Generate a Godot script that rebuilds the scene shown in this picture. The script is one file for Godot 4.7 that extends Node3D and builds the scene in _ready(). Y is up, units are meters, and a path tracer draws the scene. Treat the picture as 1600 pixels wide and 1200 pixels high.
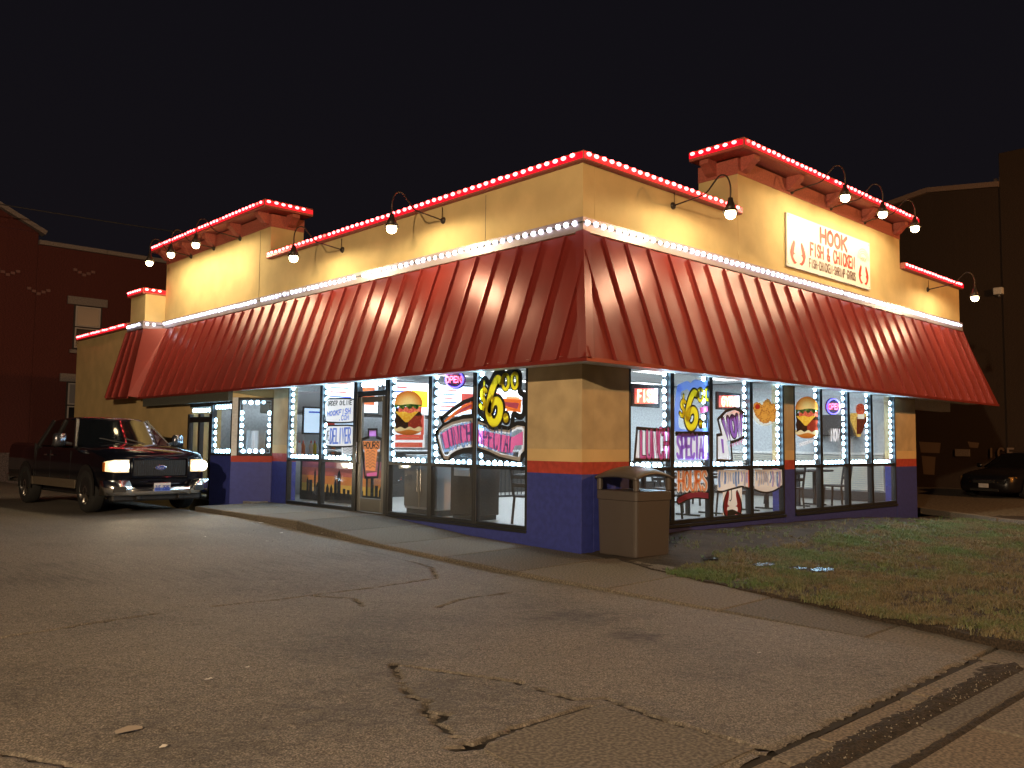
extends Node3D
# A night-time corner restaurant with a red metal awning, LED strings, a pickup truck and a litter bin.
# World: y up, metres; the restaurant's corner post stands at x=0 z=0, its storefront runs along -z, its lawn front along +x.

const CAM := Vector3(-8.789, 1.228, 7.937)
const FOCAL := 1340.08
var cam_basis: Basis
var M := {}
var rng := RandomNumberGenerator.new()
var taken := {}

# ------------------------------------------------------------------ photograph pixel -> direction -> plane
func ray(px: float, py: float) -> Vector3:
	return (cam_basis * Vector3((px - 800.0) / FOCAL, -(py - 600.0) / FOCAL, -1.0)).normalized()

func on_a(px: float, py: float, x := 0.0) -> Vector3:
	var d = ray(px, py)
	return CAM + d * ((x - CAM.x) / d.x)

func on_b(px: float, py: float, z := 0.0) -> Vector3:
	var d = ray(px, py)
	return CAM + d * ((z - CAM.z) / d.z)

# ------------------------------------------------------------------ materials
func noise(freq: float, kind := FastNoiseLite.TYPE_SIMPLEX_SMOOTH, octaves := 3, sd := 1) -> FastNoiseLite:
	var n = FastNoiseLite.new()
	n.noise_type = kind
	n.frequency = freq
	n.fractal_octaves = octaves
	n.seed = sd
	return n

func noise_tex(freq: float, colors: Array, stops: Array, size := 512, kind := FastNoiseLite.TYPE_SIMPLEX_SMOOTH, octaves := 3, sd := 1) -> NoiseTexture2D:
	var t = NoiseTexture2D.new()
	t.width = size
	t.height = size
	t.seamless = true
	t.noise = noise(freq, kind, octaves, sd)
	var g = Gradient.new()
	g.offsets = PackedFloat32Array(stops)
	var cs = PackedColorArray()
	for c in colors: cs.append(c)
	g.colors = cs
	t.color_ramp = g
	return t

func lin(r: float, g: float, b: float) -> Color:
	return Color(r, g, b).linear_to_srgb()

func mat(c: Color, rough := 0.8, metal := 0.0) -> StandardMaterial3D:
	var m = StandardMaterial3D.new()
	m.albedo_color = c
	m.roughness = rough
	m.metallic = metal
	return m

func textured(c: Color, freq: float, spread: float, scale: float, rough := 0.85, relief := 0.0, sd := 1, octaves := 4) -> StandardMaterial3D:
	var m = mat(c, rough)
	var lo = Color(1.0 - spread, 1.0 - spread, 1.0 - spread)
	m.albedo_texture = noise_tex(freq, [lo, Color(1, 1, 1)], [0.2, 0.8], 512, FastNoiseLite.TYPE_SIMPLEX_SMOOTH, octaves, sd)
	m.uv1_triplanar = true
	m.uv1_world_triplanar = true
	m.uv1_scale = Vector3.ONE * scale
	if relief > 0.0:
		m.heightmap_enabled = true
		m.heightmap_texture = m.albedo_texture
		m.heightmap_scale = relief
	return m

func glow(c: Color, e: float) -> StandardMaterial3D:
	var m = mat(Color(0.9, 0.9, 0.9), 0.4)
	m.emission_enabled = true
	m.emission = c
	m.emission_energy_multiplier = e
	return m

func glass(c: Color, a: float) -> StandardMaterial3D:
	var m = mat(Color(c.r, c.g, c.b, a), 0.02)
	m.transparency = BaseMaterial3D.TRANSPARENCY_ALPHA
	return m

# ------------------------------------------------------------------ nodes
func numbered(called: String) -> String:
	if not taken.has(called):
		taken[called] = 0
		return called
	taken[called] += 1
	return "%s_%03d" % [called, taken[called]]

func thing(called: String, label: String, category: String, at := Vector3.ZERO, group := "", turn := 0.0) -> Node3D:
	var o = Node3D.new()
	o.name = numbered(called)
	add_child(o)
	o.position = at
	o.rotation.y = turn
	tag(o, label, category, group)
	return o

func tag(o: Node, label: String, category: String, group := ""):
	o.set_meta("label", label)
	o.set_meta("category", category)
	if group: o.set_meta("group", group)

func part(parent: Node, called: String, mesh: Mesh, m: Material, at := Vector3.ZERO) -> MeshInstance3D:
	var o = MeshInstance3D.new()
	o.name = called if parent != self else numbered(called)
	o.mesh = mesh
	o.material_override = m
	parent.add_child(o, true)
	o.position = at
	return o

func structure(called: String, mesh: Mesh, m: Material) -> MeshInstance3D:
	var o = part(self, called, mesh, m)
	o.set_meta("kind", "structure")
	return o

func empty(parent: Node, called: String) -> Node3D:
	var o = Node3D.new()
	o.name = called
	parent.add_child(o, true)
	return o

# ------------------------------------------------------------------ shapes
func tool(smooth := false) -> SurfaceTool:
	var st = SurfaceTool.new()
	st.begin(Mesh.PRIMITIVE_TRIANGLES)
	st.set_smooth_group(0 if smooth else -1)
	return st

func done(st: SurfaceTool) -> ArrayMesh:
	st.generate_normals()
	return st.commit()

func tri(st, a, b, c):
	st.add_vertex(a); st.add_vertex(c); st.add_vertex(b)

func quad(st, a, b, c, d):
	tri(st, a, b, c); tri(st, a, c, d)

func face(st, p: Array, center: Vector3):   # a convex face that turns its front away from center
	var n = (p[1] - p[0]).cross(p[2] - p[0])
	var flip = n.dot(p[0] - center) < 0.0
	for i in range(1, p.size() - 1):
		if flip: tri(st, p[0], p[i + 1], p[i])
		else: tri(st, p[0], p[i], p[i + 1])

func cb(st, c: Vector3, s: Vector3, r := 0.004):   # chamfered box
	var h = s / 2.0
	r = minf(r, minf(h.x, minf(h.y, h.z)) * 0.8)
	var v = func(ax, sx, sy, sz):
		var q = Vector3((h.x - (0.0 if ax == 0 else r)) * sx, (h.y - (0.0 if ax == 1 else r)) * sy, (h.z - (0.0 if ax == 2 else r)) * sz)
		return c + q
	for s1 in [-1, 1]:
		face(st, [v.call(0, s1, -1, -1), v.call(0, s1, 1, -1), v.call(0, s1, 1, 1), v.call(0, s1, -1, 1)], c)
		face(st, [v.call(1, -1, s1, -1), v.call(1, 1, s1, -1), v.call(1, 1, s1, 1), v.call(1, -1, s1, 1)], c)
		face(st, [v.call(2, -1, -1, s1), v.call(2, 1, -1, s1), v.call(2, 1, 1, s1), v.call(2, -1, 1, s1)], c)
		for s2 in [-1, 1]:
			face(st, [v.call(0, s1, s2, -1), v.call(0, s1, s2, 1), v.call(1, s1, s2, 1), v.call(1, s1, s2, -1)], c)
			face(st, [v.call(0, s1, -1, s2), v.call(0, s1, 1, s2), v.call(2, s1, 1, s2), v.call(2, s1, -1, s2)], c)
			face(st, [v.call(1, -1, s1, s2), v.call(1, 1, s1, s2), v.call(2, 1, s1, s2), v.call(2, -1, s1, s2)], c)
			for s3 in [-1, 1]:
				face(st, [v.call(0, s1, s2, s3), v.call(1, s1, s2, s3), v.call(2, s1, s2, s3)], c)

func box(parent: Node, called: String, a: Vector3, b: Vector3, m: Material, r := 0.004) -> MeshInstance3D:
	var lo = Vector3(minf(a.x, b.x), minf(a.y, b.y), minf(a.z, b.z))
	var hi = Vector3(maxf(a.x, b.x), maxf(a.y, b.y), maxf(a.z, b.z))
	var st = tool()
	cb(st, (lo + hi) / 2.0, hi - lo, r)
	return part(parent, called, done(st), m)

func hexa(st, p: Array):   # p: bottom 0..3 round, top 4..7 round above them
	var c = Vector3.ZERO
	for q in p: c += q / 8.0
	face(st, [p[0], p[1], p[2], p[3]], c)
	face(st, [p[4], p[5], p[6], p[7]], c)
	for i in 4:
		var j = (i + 1) % 4
		face(st, [p[i], p[j], p[4 + j], p[4 + i]], c)

func bar(st, a: Vector3, b: Vector3, w: float, h: float, up := Vector3.UP):   # square bar from a to b
	var d = (b - a).normalized()
	var s = d.cross(up).normalized() * (w / 2.0)
	var u = s.cross(d).normalized() * (h / 2.0)
	hexa(st, [a - s - u, a + s - u, b + s - u, b - s - u, a - s + u, a + s + u, b + s + u, b - s + u])

func tube(st, pts: Array, radii, n := 8, capped := true):
	var rings = []
	var prev = Vector3.ZERO
	for i in pts.size():
		var d = (pts[mini(i + 1, pts.size() - 1)] - pts[maxi(i - 1, 0)]).normalized()
		var side = prev - d * prev.dot(d) if prev != Vector3.ZERO else d.cross(Vector3.UP if absf(d.y) < 0.9 else Vector3.RIGHT)
		side = side.normalized()
		prev = side
		var up = side.cross(d)
		var r = radii[i] if radii is Array else radii
		var ring = []
		for k in n:
			var t = TAU * k / n
			ring.append(pts[i] + side * (cos(t) * r) + up * (sin(t) * r))
		rings.append(ring)
	for i in rings.size() - 1:
		for k in n:
			var k2 = (k + 1) % n
			quad(st, rings[i][k], rings[i + 1][k], rings[i + 1][k2], rings[i][k2])
	if capped:
		for k in range(1, n - 1):
			tri(st, rings[0][0], rings[0][k], rings[0][k + 1])
			tri(st, rings[-1][0], rings[-1][k + 1], rings[-1][k])

func lathe(st, prof: Array, at := Vector3.ZERO, axis := Vector3.UP, n := 16):   # prof: Vector2(radius, along axis)
	var s = axis.cross(Vector3.FORWARD if absf(axis.z) < 0.9 else Vector3.RIGHT).normalized()
	var u = s.cross(axis)
	for i in prof.size() - 1:
		for k in n:
			var t0 = TAU * k / n
			var t1 = TAU * (k + 1) / n
			var e0 = s * cos(t0) + u * sin(t0)
			var e1 = s * cos(t1) + u * sin(t1)
			var a = at + e0 * prof[i].x + axis * prof[i].y
			var b = at + e1 * prof[i].x + axis * prof[i].y
			var c = at + e1 * prof[i + 1].x + axis * prof[i + 1].y
			var d = at + e0 * prof[i + 1].x + axis * prof[i + 1].y
			if prof[i].x > 0.0001: tri(st, a, b, c)
			if prof[i + 1].x > 0.0001: tri(st, a, c, d)

func loft(st, rings: Array, closed := true, cap := true):
	var n = rings[0].size()
	for i in rings.size() - 1:
		for k in (n if closed else n - 1):
			var k2 = (k + 1) % n
			quad(st, rings[i][k], rings[i][k2], rings[i + 1][k2], rings[i + 1][k])
	if cap:
		for k in range(1, n - 1):
			tri(st, rings[0][0], rings[0][k + 1], rings[0][k])
			tri(st, rings[-1][0], rings[-1][k], rings[-1][k + 1])

func flat_poly(st, pts: Array, out: Vector3):   # a flat face of any outline, lying in space, front towards out
	var s = (pts[1] - pts[0]).normalized()
	var n = Vector3.ZERO
	for i in pts.size(): n += pts[i].cross(pts[(i + 1) % pts.size()])
	n = n.normalized()
	var u = n.cross(s).normalized()
	s = u.cross(n).normalized()
	var flat = PackedVector2Array()
	for q in pts: flat.append(Vector2((q - pts[0]).dot(s), (q - pts[0]).dot(u)))
	var idx = Geometry2D.triangulate_polygon(flat)
	for i in range(0, idx.size(), 3):
		var a = pts[idx[i]]; var b = pts[idx[i + 1]]; var c = pts[idx[i + 2]]
		if (b - a).cross(c - a).dot(out) > 0.0: tri(st, a, b, c)
		else: tri(st, a, c, b)

func smooth_line(p: Array, steps := 5) -> Array:
	var r = []
	for i in p.size() - 1:
		var a = p[maxi(i - 1, 0)]; var b = p[i]; var c = p[i + 1]; var d = p[mini(i + 2, p.size() - 1)]
		for k in steps:
			var t = float(k) / steps
			r.append(0.5 * ((2.0 * b) + (c - a) * t + (2.0 * a - 5.0 * b + 4.0 * c - d) * t * t + (3.0 * b - a - 3.0 * c + d) * t * t * t))
	r.append(p[-1])
	return r

func ribbon(st, p: Array, width: float, out: Vector3, taper := false, hollow := 0.0):   # a painted brush stroke along points that lie in one plane
	var h = width / 2.0
	var l = []
	var r = []
	var n = p.size()
	for i in n:
		var d0 = (p[i] - p[maxi(i - 1, 0)]).normalized()
		var d1 = (p[mini(i + 1, n - 1)] - p[i]).normalized()
		if i == 0: d0 = d1
		if i == n - 1: d1 = d0
		var s0 = d0.cross(out); var s1 = d1.cross(out)
		var s = (s0 + s1)
		s = s.normalized() if s.length() > 0.2 else s1
		var w = h * minf(1.0 / maxf(s.dot(s1), 0.5), 1.6) * ((0.55 + 0.45 * sin(PI * (i + 0.5) / n)) if taper else 1.0)
		l.append(p[i] - s * w)
		r.append(p[i] + s * w)
	if hollow > 0.0:   # only the two edges of the stroke
		var k = hollow / width
		var li = []
		var ri = []
		for i in n:
			li.append(p[i] + (l[i] - p[i]) * k)
			ri.append(p[i] + (r[i] - p[i]) * k)
		for i in n - 1:
			quad(st, l[i], li[i], li[i + 1], l[i + 1])
			quad(st, ri[i], r[i], r[i + 1], ri[i + 1])
	else:
		for i in n - 1: quad(st, l[i], r[i], r[i + 1], l[i + 1])
	if not taper:
		for e in [0, n - 1]:
			var s = (r[e] - l[e]) / 2.0
			var o = out.cross(s) * (1.0 if e else -1.0)
			var c = p[e]
			var prev = c + s
			for k in range(1, 7):
				var t = PI * k / 6.0
				var q = c + s * cos(t) + o * sin(t)
				if (prev - c).cross(q - c).dot(out) > 0.0: tri(st, c, prev, q)
				else: tri(st, c, q, prev)
				prev = q

# ------------------------------------------------------------------ hand lettering: each glyph is brush strokes on a 4 x 6 grid, ~ marks a curved one
const GLYPHS := {
	"A": "00 26 40;0.7,2 3.3,2", "B": "00 06;~06 3,6 4,4.6 2,3.2 0,3.1;~03 3,3 4,1.5 3,0 00", "C": "~4,5 3,6 1,5.8 0,3 1,0.2 3,0 4,1", "D": "00 06;~06 2.5,5.7 4,3 2.5,0.3 00",
	"E": "46 06 00 40;03 33", "F": "00 06 46;03 33", "G": "~4,5 3,6 1,5.8 0,3 1,0.2 3,0 4,1.2;4,1.2 4,2.8 2.4,2.8", "H": "00 06;40 46;03 43", "I": "20 26", "K": "00 06;46 0,2.7;1.2,3.5 40",
	"L": "06 00 40", "M": "00 06 22 46 40", "N": "00 06 40 46", "O": "~2,6 0.4,5 0,3 0.4,1 2,0 3.6,1 4,3 3.6,5 2,6", "P": "00 06;~06 3,6 4,4.5 3,3 0,2.8", "R": "00 06;~06 3,6 4,4.6 3,3.2 0,3;1.6,3 40",
	"S": "~4,5 2.8,6 0.8,5.7 0.4,4.2 2,3.2 3.7,2.2 3.4,0.5 1.6,0 0,1", "T": "06 46;26 20", "U": "~06 0,1.6 1,0.1 3,0.1 4,1.6 46", "V": "06 20 46", "W": "06 10 24 30 46", "Y": "06 23 46;23 20",
	"0": "~2,6 0.4,5 0,3 0.4,1 2,0 3.6,1 4,3 3.6,5 2,6", "1": "1,5 26 20", "2": "~0,5 1.5,6 3.6,5.4 3.4,3.6 1.5,1.6 0,0;00 40", "3": "~0,5.2 2,6 3.8,5 2,3.3 4,1.6 2,0 0,0.9", "5": "46 06 0,3.5;~0,3.5 2.5,3.8 4,2 2.5,0 0,0.6",
	"6": "~3.6,5.2 2.6,6 1,5 0,2.6 0.6,0.6 2,0 3.7,0.8 3.9,2.4 2.6,3.5 1,3 0.2,1.8", "&": "~4,0 1,4.2 1,5.6 2.4,5.9 2.6,4.6 0.3,2 0.6,0.3 2.4,0 4,2.2", ".": "1.8,0 2.2,0.3", "*": "1.7,2.8 2.3,3.2", "-": "13 33",
}

func glyph_lines(ch: String) -> Array:
	var out = []
	for part_text in GLYPHS.get(ch, "").split(";", false):
		var curved = part_text.begins_with("~")
		var pts = []
		for w in part_text.trim_prefix("~").split(" ", false):
			if w.contains(","):
				var q = w.split(",")
				pts.append(Vector2(float(q[0]), float(q[1])))
			else:
				pts.append(Vector2(float(w[0]), float(w[1])))
		out.append(smooth_line(pts, 4) if curved else pts)
	return out

# quad_px: bottom-left, bottom-right, top-right, top-left in space; the lettering fills it
func lettering(parent: Node, called: String, text: String, q: Array, width: float, out: Vector3, lift: float, m: Material, gap := 0.3, hollow := 0.0) -> MeshInstance3D:
	var st = tool()
	var n = text.length()
	var k = 0
	for i in n:
		for line in glyph_lines(text[i]):
			var pts = []
			for g in line:
				var u = (i + gap / 2.0 + g.x / 4.0 * (1.0 - gap)) / n
				var v = g.y / 6.0
				pts.append(q[0].lerp(q[1], u).lerp(q[3].lerp(q[2], u), v) + out * (lift + 0.0003 * (k % 7)))
			ribbon(st, pts, width, out, false, hollow)
			k += 1
	return part(parent, called, done(st), m)

# ------------------------------------------------------------------ heights of the ground
func pw(x: float, pts: Array) -> float:
	if x <= pts[0][0]: return pts[0][1]
	for i in pts.size() - 1:
		if x <= pts[i + 1][0]:
			return lerpf(pts[i][1], pts[i + 1][1], (x - pts[i][0]) / (pts[i + 1][0] - pts[i][0]))
	return pts[-1][1]

func lot_y(z: float) -> float:
	return minf(-0.33 - 0.028 * z, -0.14) if z < 0.0 else -0.33 - 0.004 * z

func walk_y(z: float) -> float:
	return pw(z, [[-20.0, -0.03], [-4.7, -0.03], [-2.2, -0.2], [0.0, -0.25], [3.0, -0.297], [5.6, -0.338]])

func lawn_y(x: float, z: float) -> float:
	var wall = pw(x, [[0.0, -0.25], [1.0, -0.21], [2.1, -0.08], [5.4, -0.12], [8.0, -0.16], [11.3, -0.33]])
	return lerpf(wall, -0.285, smoothstep(0.1, 2.2, z))

func seg_dist(p: Vector2, a: Vector2, b: Vector2) -> float:
	var d = b - a
	return p.distance_to(a + d * clampf((p - a).dot(d) / d.length_squared(), 0.0, 1.0))

# ------------------------------------------------------------------ ground
func ground():
	var st = tool()
	quad(st, Vector3(-300, -0.46, 300), Vector3(300, -0.46, 300), Vector3(300, -0.46, -300), Vector3(-300, -0.46, -300))
	structure("ground", done(st), M.ground)
	# the lot: one sheet, fine where the photograph stands close to it, with open cracks
	var cracks = [
		[0.024, [[-9.5, 0.32], [-7.0, 0.18], [-5.88, 0.03], [-5.72, 0.02]]], [0.012, [[-5.2, 0.0], [-4.52, 0.08], [-3.9, 0.07], [-3.47, 0.09], [-2.5, 0.0]]],
		[0.018, [[-5.13, 2.83], [-4.93, 3.33], [-4.78, 3.7], [-4.77, 4.25], [-4.6, 4.36], [-4.68, 4.9], [-4.65, 5.5]]], [0.014, [[-5.13, 2.83], [-5.3, 3.15], [-5.5, 3.54], [-5.47, 3.7], [-5.64, 3.85], [-5.79, 4.46]]],
		[0.02, [[-5.8, 4.47], [-5.43, 4.4], [-4.8, 4.4]]], [0.03, [[-5.86, 4.42], [-5.72, 4.5]]], [0.02, [[-5.62, 3.84], [-5.55, 3.96], [-5.66, 4.02]]],
		[0.02, [[-6.2, 5.53], [-4.65, 5.51], [-1.6, 5.52]]], [0.006, [[-4.1, 0.9], [-3.95, 0.5], [-4.2, 0.1]]], [0.006, [[-5.5, 5.1], [-5.0, 5.05]]], [0.009, [[-2.5, 0.0], [-2.1, -0.6], [-1.9, -1.7]]],
		[0.008, [[-3.6, 1.4], [-3.1, 1.2], [-2.5, 1.25]]], [0.01, [[-7.6, 3.0], [-7.45, 3.3], [-7.2, 3.9]]],
	]
	var wob = noise(1.6, FastNoiseLite.TYPE_SIMPLEX_SMOOTH, 3, 5)
	var fine = noise(14.0, FastNoiseLite.TYPE_SIMPLEX_SMOOTH, 2, 6)
	var blot = noise(0.45, FastNoiseLite.TYPE_SIMPLEX_SMOOTH, 4, 9)
	var blot2 = noise(2.2, FastNoiseLite.TYPE_SIMPLEX_SMOOTH, 3, 12)
	var xs = []
	var zs = []
	for v in [-60.0, -40.0, -30.0, -24.0, -20.0, -17.0, -15.0, -13.5, -12.0, -11.0, -10.2]: xs.append(v)
	var v0 = -9.6
	while v0 < -1.7: xs.append(v0); v0 += 0.026
	xs.append(-1.64)
	v0 = -40.0
	while v0 < -8.0: zs.append(v0); v0 += 1.6
	v0 = -8.0
	while v0 < -1.0: zs.append(v0); v0 += 0.25
	v0 = -1.0
	while v0 < 5.5: zs.append(v0); v0 += 0.024
	zs.append(5.53)
	var oil = []   # oil and tyre stains where the photograph shows them: x, z, radius, strength
	for q in [[900, 963, 0.45, 0.45], [978, 990, 0.28, 0.4], [1010, 993, 0.2, 0.35], [640, 1105, 0.8, 0.3], [340, 1130, 0.9, 0.3], [560, 1010, 0.7, 0.22], [150, 1060, 0.5, 0.2], [1130, 1060, 0.5, 0.2], [760, 930, 0.6, 0.2], [910, 1157, 0.12, 0.4], [500, 905, 0.9, 0.2]]:
		var rd = ray(q[0], q[1])
		var at = CAM + rd * ((-0.34 - CAM.y) / rd.y)
		oil.append([at.x, at.z, q[2], q[3]])
	var segs = []
	for c in cracks:
		for i in c[1].size() - 1:
			segs.append([c[0], Vector2(c[1][i][0], c[1][i][1]), Vector2(c[1][i + 1][0], c[1][i + 1][1])])
	var verts = PackedVector3Array()
	var cols = PackedColorArray()
	var idx = PackedInt32Array()
	for z in zs:
		for x in xs:
			var y = lot_y(z)
			var tone = 0.95 + 0.42 * blot.get_noise_2d(x, z) + 0.16 * blot2.get_noise_2d(x, z)
			for o in oil: tone *= 1.0 - o[3] * clampf(1.6 - 1.6 * Vector2((x - o[0]) / o[2], (z - o[1]) / o[2]).length() + 0.9 * blot2.get_noise_2d(x * 2.0, z * 2.0), 0.0, 1.0)
			if x > -9.7 and z > -4.0: tone += 0.3 * fine.get_noise_2d(x * 1.4, z * 1.4) + rng.randf_range(-0.13, 0.13)
			var c = Color(1, 1, 1)
			if x > -9.7 and z > -1.2:
				y += 0.004 * wob.get_noise_2d(x * 2.0, z * 2.0) + 0.0025 * fine.get_noise_2d(x, z)
				var p = Vector2(x + 0.02 * wob.get_noise_2d(x * 6.0, z * 6.0), z + 0.02 * wob.get_noise_2d(z * 6.0 + 40.0, x * 6.0))
				for s in segs:
					if absf(p.x - s[1].x) > 2.8 and absf(p.x - s[2].x) > 2.8: continue
					var d = seg_dist(p, s[1], s[2])
					var w = maxf(s[0], 0.014) * (1.0 + 0.6 * blot2.get_noise_2d(x * 3.0, z * 3.0))
					if d < w:
						y -= 0.06 * (1.0 - d / w)
						c = c.lerp(Color(0.3, 0.25, 0.2), clampf(2.2 - 2.2 * d / w, 0.0, 1.0))
			verts.append(Vector3(x, y, z))
			cols.append(Color(c.r * tone, c.g * tone, c.b * tone))
	var nx = xs.size()
	for j in zs.size() - 1:
		for i in nx - 1:
			var a = j * nx + i
			idx.append_array([a, a + 1, a + nx + 1, a, a + nx + 1, a + nx])
	var lot = structure("parking_lot", grid_mesh(verts, cols, idx), M.asphalt)
	# a slab of newer concrete let into the lot between the cracks
	var slab = tool()
	var sp = [Vector2(-5.76, 4.53), Vector2(-5.43, 4.45), Vector2(-4.86, 4.44), Vector2(-4.74, 4.5), Vector2(-4.72, 4.9), Vector2(-4.69, 5.46), Vector2(-5.9, 5.48)]
	var tp = []
	for q in sp: tp.append(Vector3(q.x, lot_y(q.y) + 0.008, q.y))
	flat_poly(slab, tp, Vector3.UP)
	for k in tp.size():
		var k2 = (k + 1) % tp.size()
		face(slab, [tp[k], tp[k2], tp[k2] - Vector3(0, 0.06, 0), tp[k] - Vector3(0, 0.06, 0)], Vector3(-5.3, -0.36, 5.0))
	part(lot, "concrete_slab", done(slab), M.concrete)
	# silt lying in the open cracks, a little below the surface
	var fill = tool()
	for s in segs:
		var dd = (s[2] - s[1]).normalized() * 0.03
		var nn = Vector2(-dd.y, dd.x).normalized() * (s[0] * 1.5 + 0.025)
		var q = []
		for e in [s[1] - dd - nn, s[2] + dd - nn, s[2] + dd + nn, s[1] - dd + nn]: q.append(Vector3(e.x, lot_y(e.y) - 0.0125, e.y))
		face(fill, q, (q[0] + q[2]) / 2.0 - Vector3(0, 1, 0))
	part(lot, "crack_silt", done(fill), M.silt)
	# walk beside the storefront: cast slabs with open joints
	var walk = empty(self, "sidewalk")
	walk.set_meta("kind", "structure")
	var joints = [5.5, 4.67, 3.27, 1.87, 0.47, -0.93, -2.3, -3.55, -4.75, -6.15, -7.55, -8.75]
	for i in joints.size() - 1:
		var z0 = joints[i] - 0.006
		var z1 = joints[i + 1] + 0.006
		var j1 = rng.randf_range(-0.008, 0.008)
		var x1 = 0.12 if z1 > -0.1 else -0.004
		if z1 < -8.2: x1 = -0.03
		var st2 = tool()
		var y0 = walk_y(z0)
		var y1 = walk_y(z1)
		var e = 0.014
		var p = []
		for q in [[-1.65, z0, y0 - 0.02], [x1, z0, y0], [x1, z1, y1], [-1.65 + j1, z1, y1 - 0.02]]: p.append(Vector3(q[0], q[2], q[1]))
		var mid = []
		var top = []
		var cen = (p[0] + p[1] + p[2] + p[3]) / 4.0
		for q in p:
			mid.append(q - Vector3(0, e, 0))
			top.append(q + Vector3(signf(cen.x - q.x) * e, 0, signf(cen.z - q.z) * e))
		var low = []
		for q in p: low.append(Vector3(q.x, -0.5, q.z))
		var inner = cen - Vector3(0, 0.1, 0)
		face(st2, top, inner)
		for k in 4:
			var k2 = (k + 1) % 4
			face(st2, [mid[k], mid[k2], top[k2], top[k]], inner)
			face(st2, [low[k], low[k2], mid[k2], mid[k]], inner)
		part(walk, "slab", done(st2), [M.concrete, M.concrete_b, M.concrete_c][i % 3])
	# walk along the street and the gutter between
	var pub = empty(self, "street_sidewalk")
	pub.set_meta("kind", "structure")
	for i in 11:
		var x0 = -9.4 + i * 1.5
		for j in 2:
			box(pub, "slab", Vector3(x0, -0.5, 6.1 + j * 1.5), Vector3(x0 + 1.488, -0.352 + rng.randf_range(-0.004, 0.004), 7.588 + j * 1.5), [M.concrete_d, M.concrete_c, M.concrete_b][(i + j) % 3], 0.012)
	var gut = empty(self, "gutter")
	gut.set_meta("kind", "structure")
	var sv = PackedVector3Array()
	var sc = PackedColorArray()
	var si = PackedInt32Array()
	for j in 33:
		for i in 261:
			var x = -9.4 + i * 0.03
			var z = 5.5 + j * 0.0195
			var mid = 5.77 + 0.03 * wob.get_noise_2d(x * 0.8, 0.0)
			var hw = (0.10 + 0.05 * wob.get_noise_2d(x * 1.1, 9.0)) * smoothstep(-1.6, -2.2, x) + 0.16 * exp(-pow((x + 1.85) / 0.22, 2.0))
			var y = -0.372 + 0.03 * clampf(1.0 - absf(z - mid) / hw, 0.0, 0.75)
			y = maxf(y, -0.372 + 0.02 * clampf(1.0 - absf(z - 6.07) / (0.05 + 0.03 * wob.get_noise_2d(x * 1.7, 30.0)), 0.0, 0.9))
			y += 0.012 * wob.get_noise_2d(x * 9.0, z * 9.0) + 0.006 * fine.get_noise_2d(x * 2.0, z * 2.0)
			sv.append(Vector3(x, y, z))
			var g = 0.55 + 0.4 * fine.get_noise_2d(x, z)
			sc.append(Color(g, g, g))
	for j in 32:
		for i in 260:
			var q = j * 261 + i
			si.append_array([q, q + 1, q + 262, q, q + 262, q + 261])
	part(gut, "silt_bed", grid_mesh(sv, sc, si), M.soil)
	var bx0 = [-9.3, -6.3, -4.72, -4.25, -3.16, -2.98, -2.72, -1.7]
	for i in bx0.size() - 1:
		box(gut, "kerb_stone", Vector3(bx0[i] + 0.008, -0.5, 5.555 + rng.randf_range(0, 0.012)), Vector3(bx0[i + 1] - 0.008, -0.357 + rng.randf_range(-0.008, 0.003), 5.70 + rng.randf_range(-0.015, 0.015)), [M.concrete_c, M.concrete_d][i % 2], 0.014)
	for i in 6:
		box(gut, "edging_stone", Vector3(-9.3 + i * 1.9, -0.5, 5.85 + rng.randf_range(-0.008, 0.012)), Vector3(-7.415 + i * 1.9, -0.358, 6.05), [M.concrete_c, M.concrete_b][i % 2], 0.018)
	box(gut, "concrete_block", Vector3(-1.66, -0.5, 5.53), Vector3(3.0, -0.356, 6.09), M.concrete, 0.015)
	# litter, twigs and gravel lying in the gutter and on the lot
	var bits = tool()
	var r2 = RandomNumberGenerator.new()
	r2.seed = 71
	for k in 900:
		var at = Vector3(r2.randf_range(-8.6, -1.9), 0, r2.randf_range(-6.0, 5.4))
		at.y = lot_y(at.z) + 0.003
		if k % 3 == 0:
			at = Vector3(r2.randf_range(-6.0, -1.7), -0.352, r2.randf_range(5.69, 5.87))
		elif k % 3 == 1:
			at = Vector3(-1.66 - absf(r2.randfn(0.0, 0.12)), 0, r2.randf_range(-8.0, 5.4))
			at.y = lot_y(at.z) + 0.003
		var s = r2.randf_range(0.0025, 0.006)
		var b = Basis(Vector3(r2.randf(), r2.randf(), 0.3).normalized(), r2.randf() * TAU)
		var c = at + Vector3(0, s * 0.4, 0)
		var o = [b * Vector3(s, -s, -s) + c, b * Vector3(-s, -s * 0.7, -s) + c, b * Vector3(0, -s, s * 1.3) + c, b * Vector3(0, s, 0) + c]
		for f in [[0, 1, 2], [0, 1, 3], [1, 2, 3], [2, 0, 3]]: face(bits, [o[f[0]], o[f[1]], o[f[2]]], c)
	var gravel = part(self, "gravel", done(bits), M.grit)
	gravel.set_meta("kind", "stuff")
	tag(gravel, "loose grit and gravel scattered over the lot and gutter", "gravel")
	var scraps = [[418, 846, 0.05], [440, 833, 0.07], [408, 817, 0.09], [202, 1141, 0.11], [326, 1062, 0.05], [255, 1168, 0.04], [387, 1043, 0.03], [1186, 1021, 0.03], [503, 834, 0.04], [320, 839, 0.05]]
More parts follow.
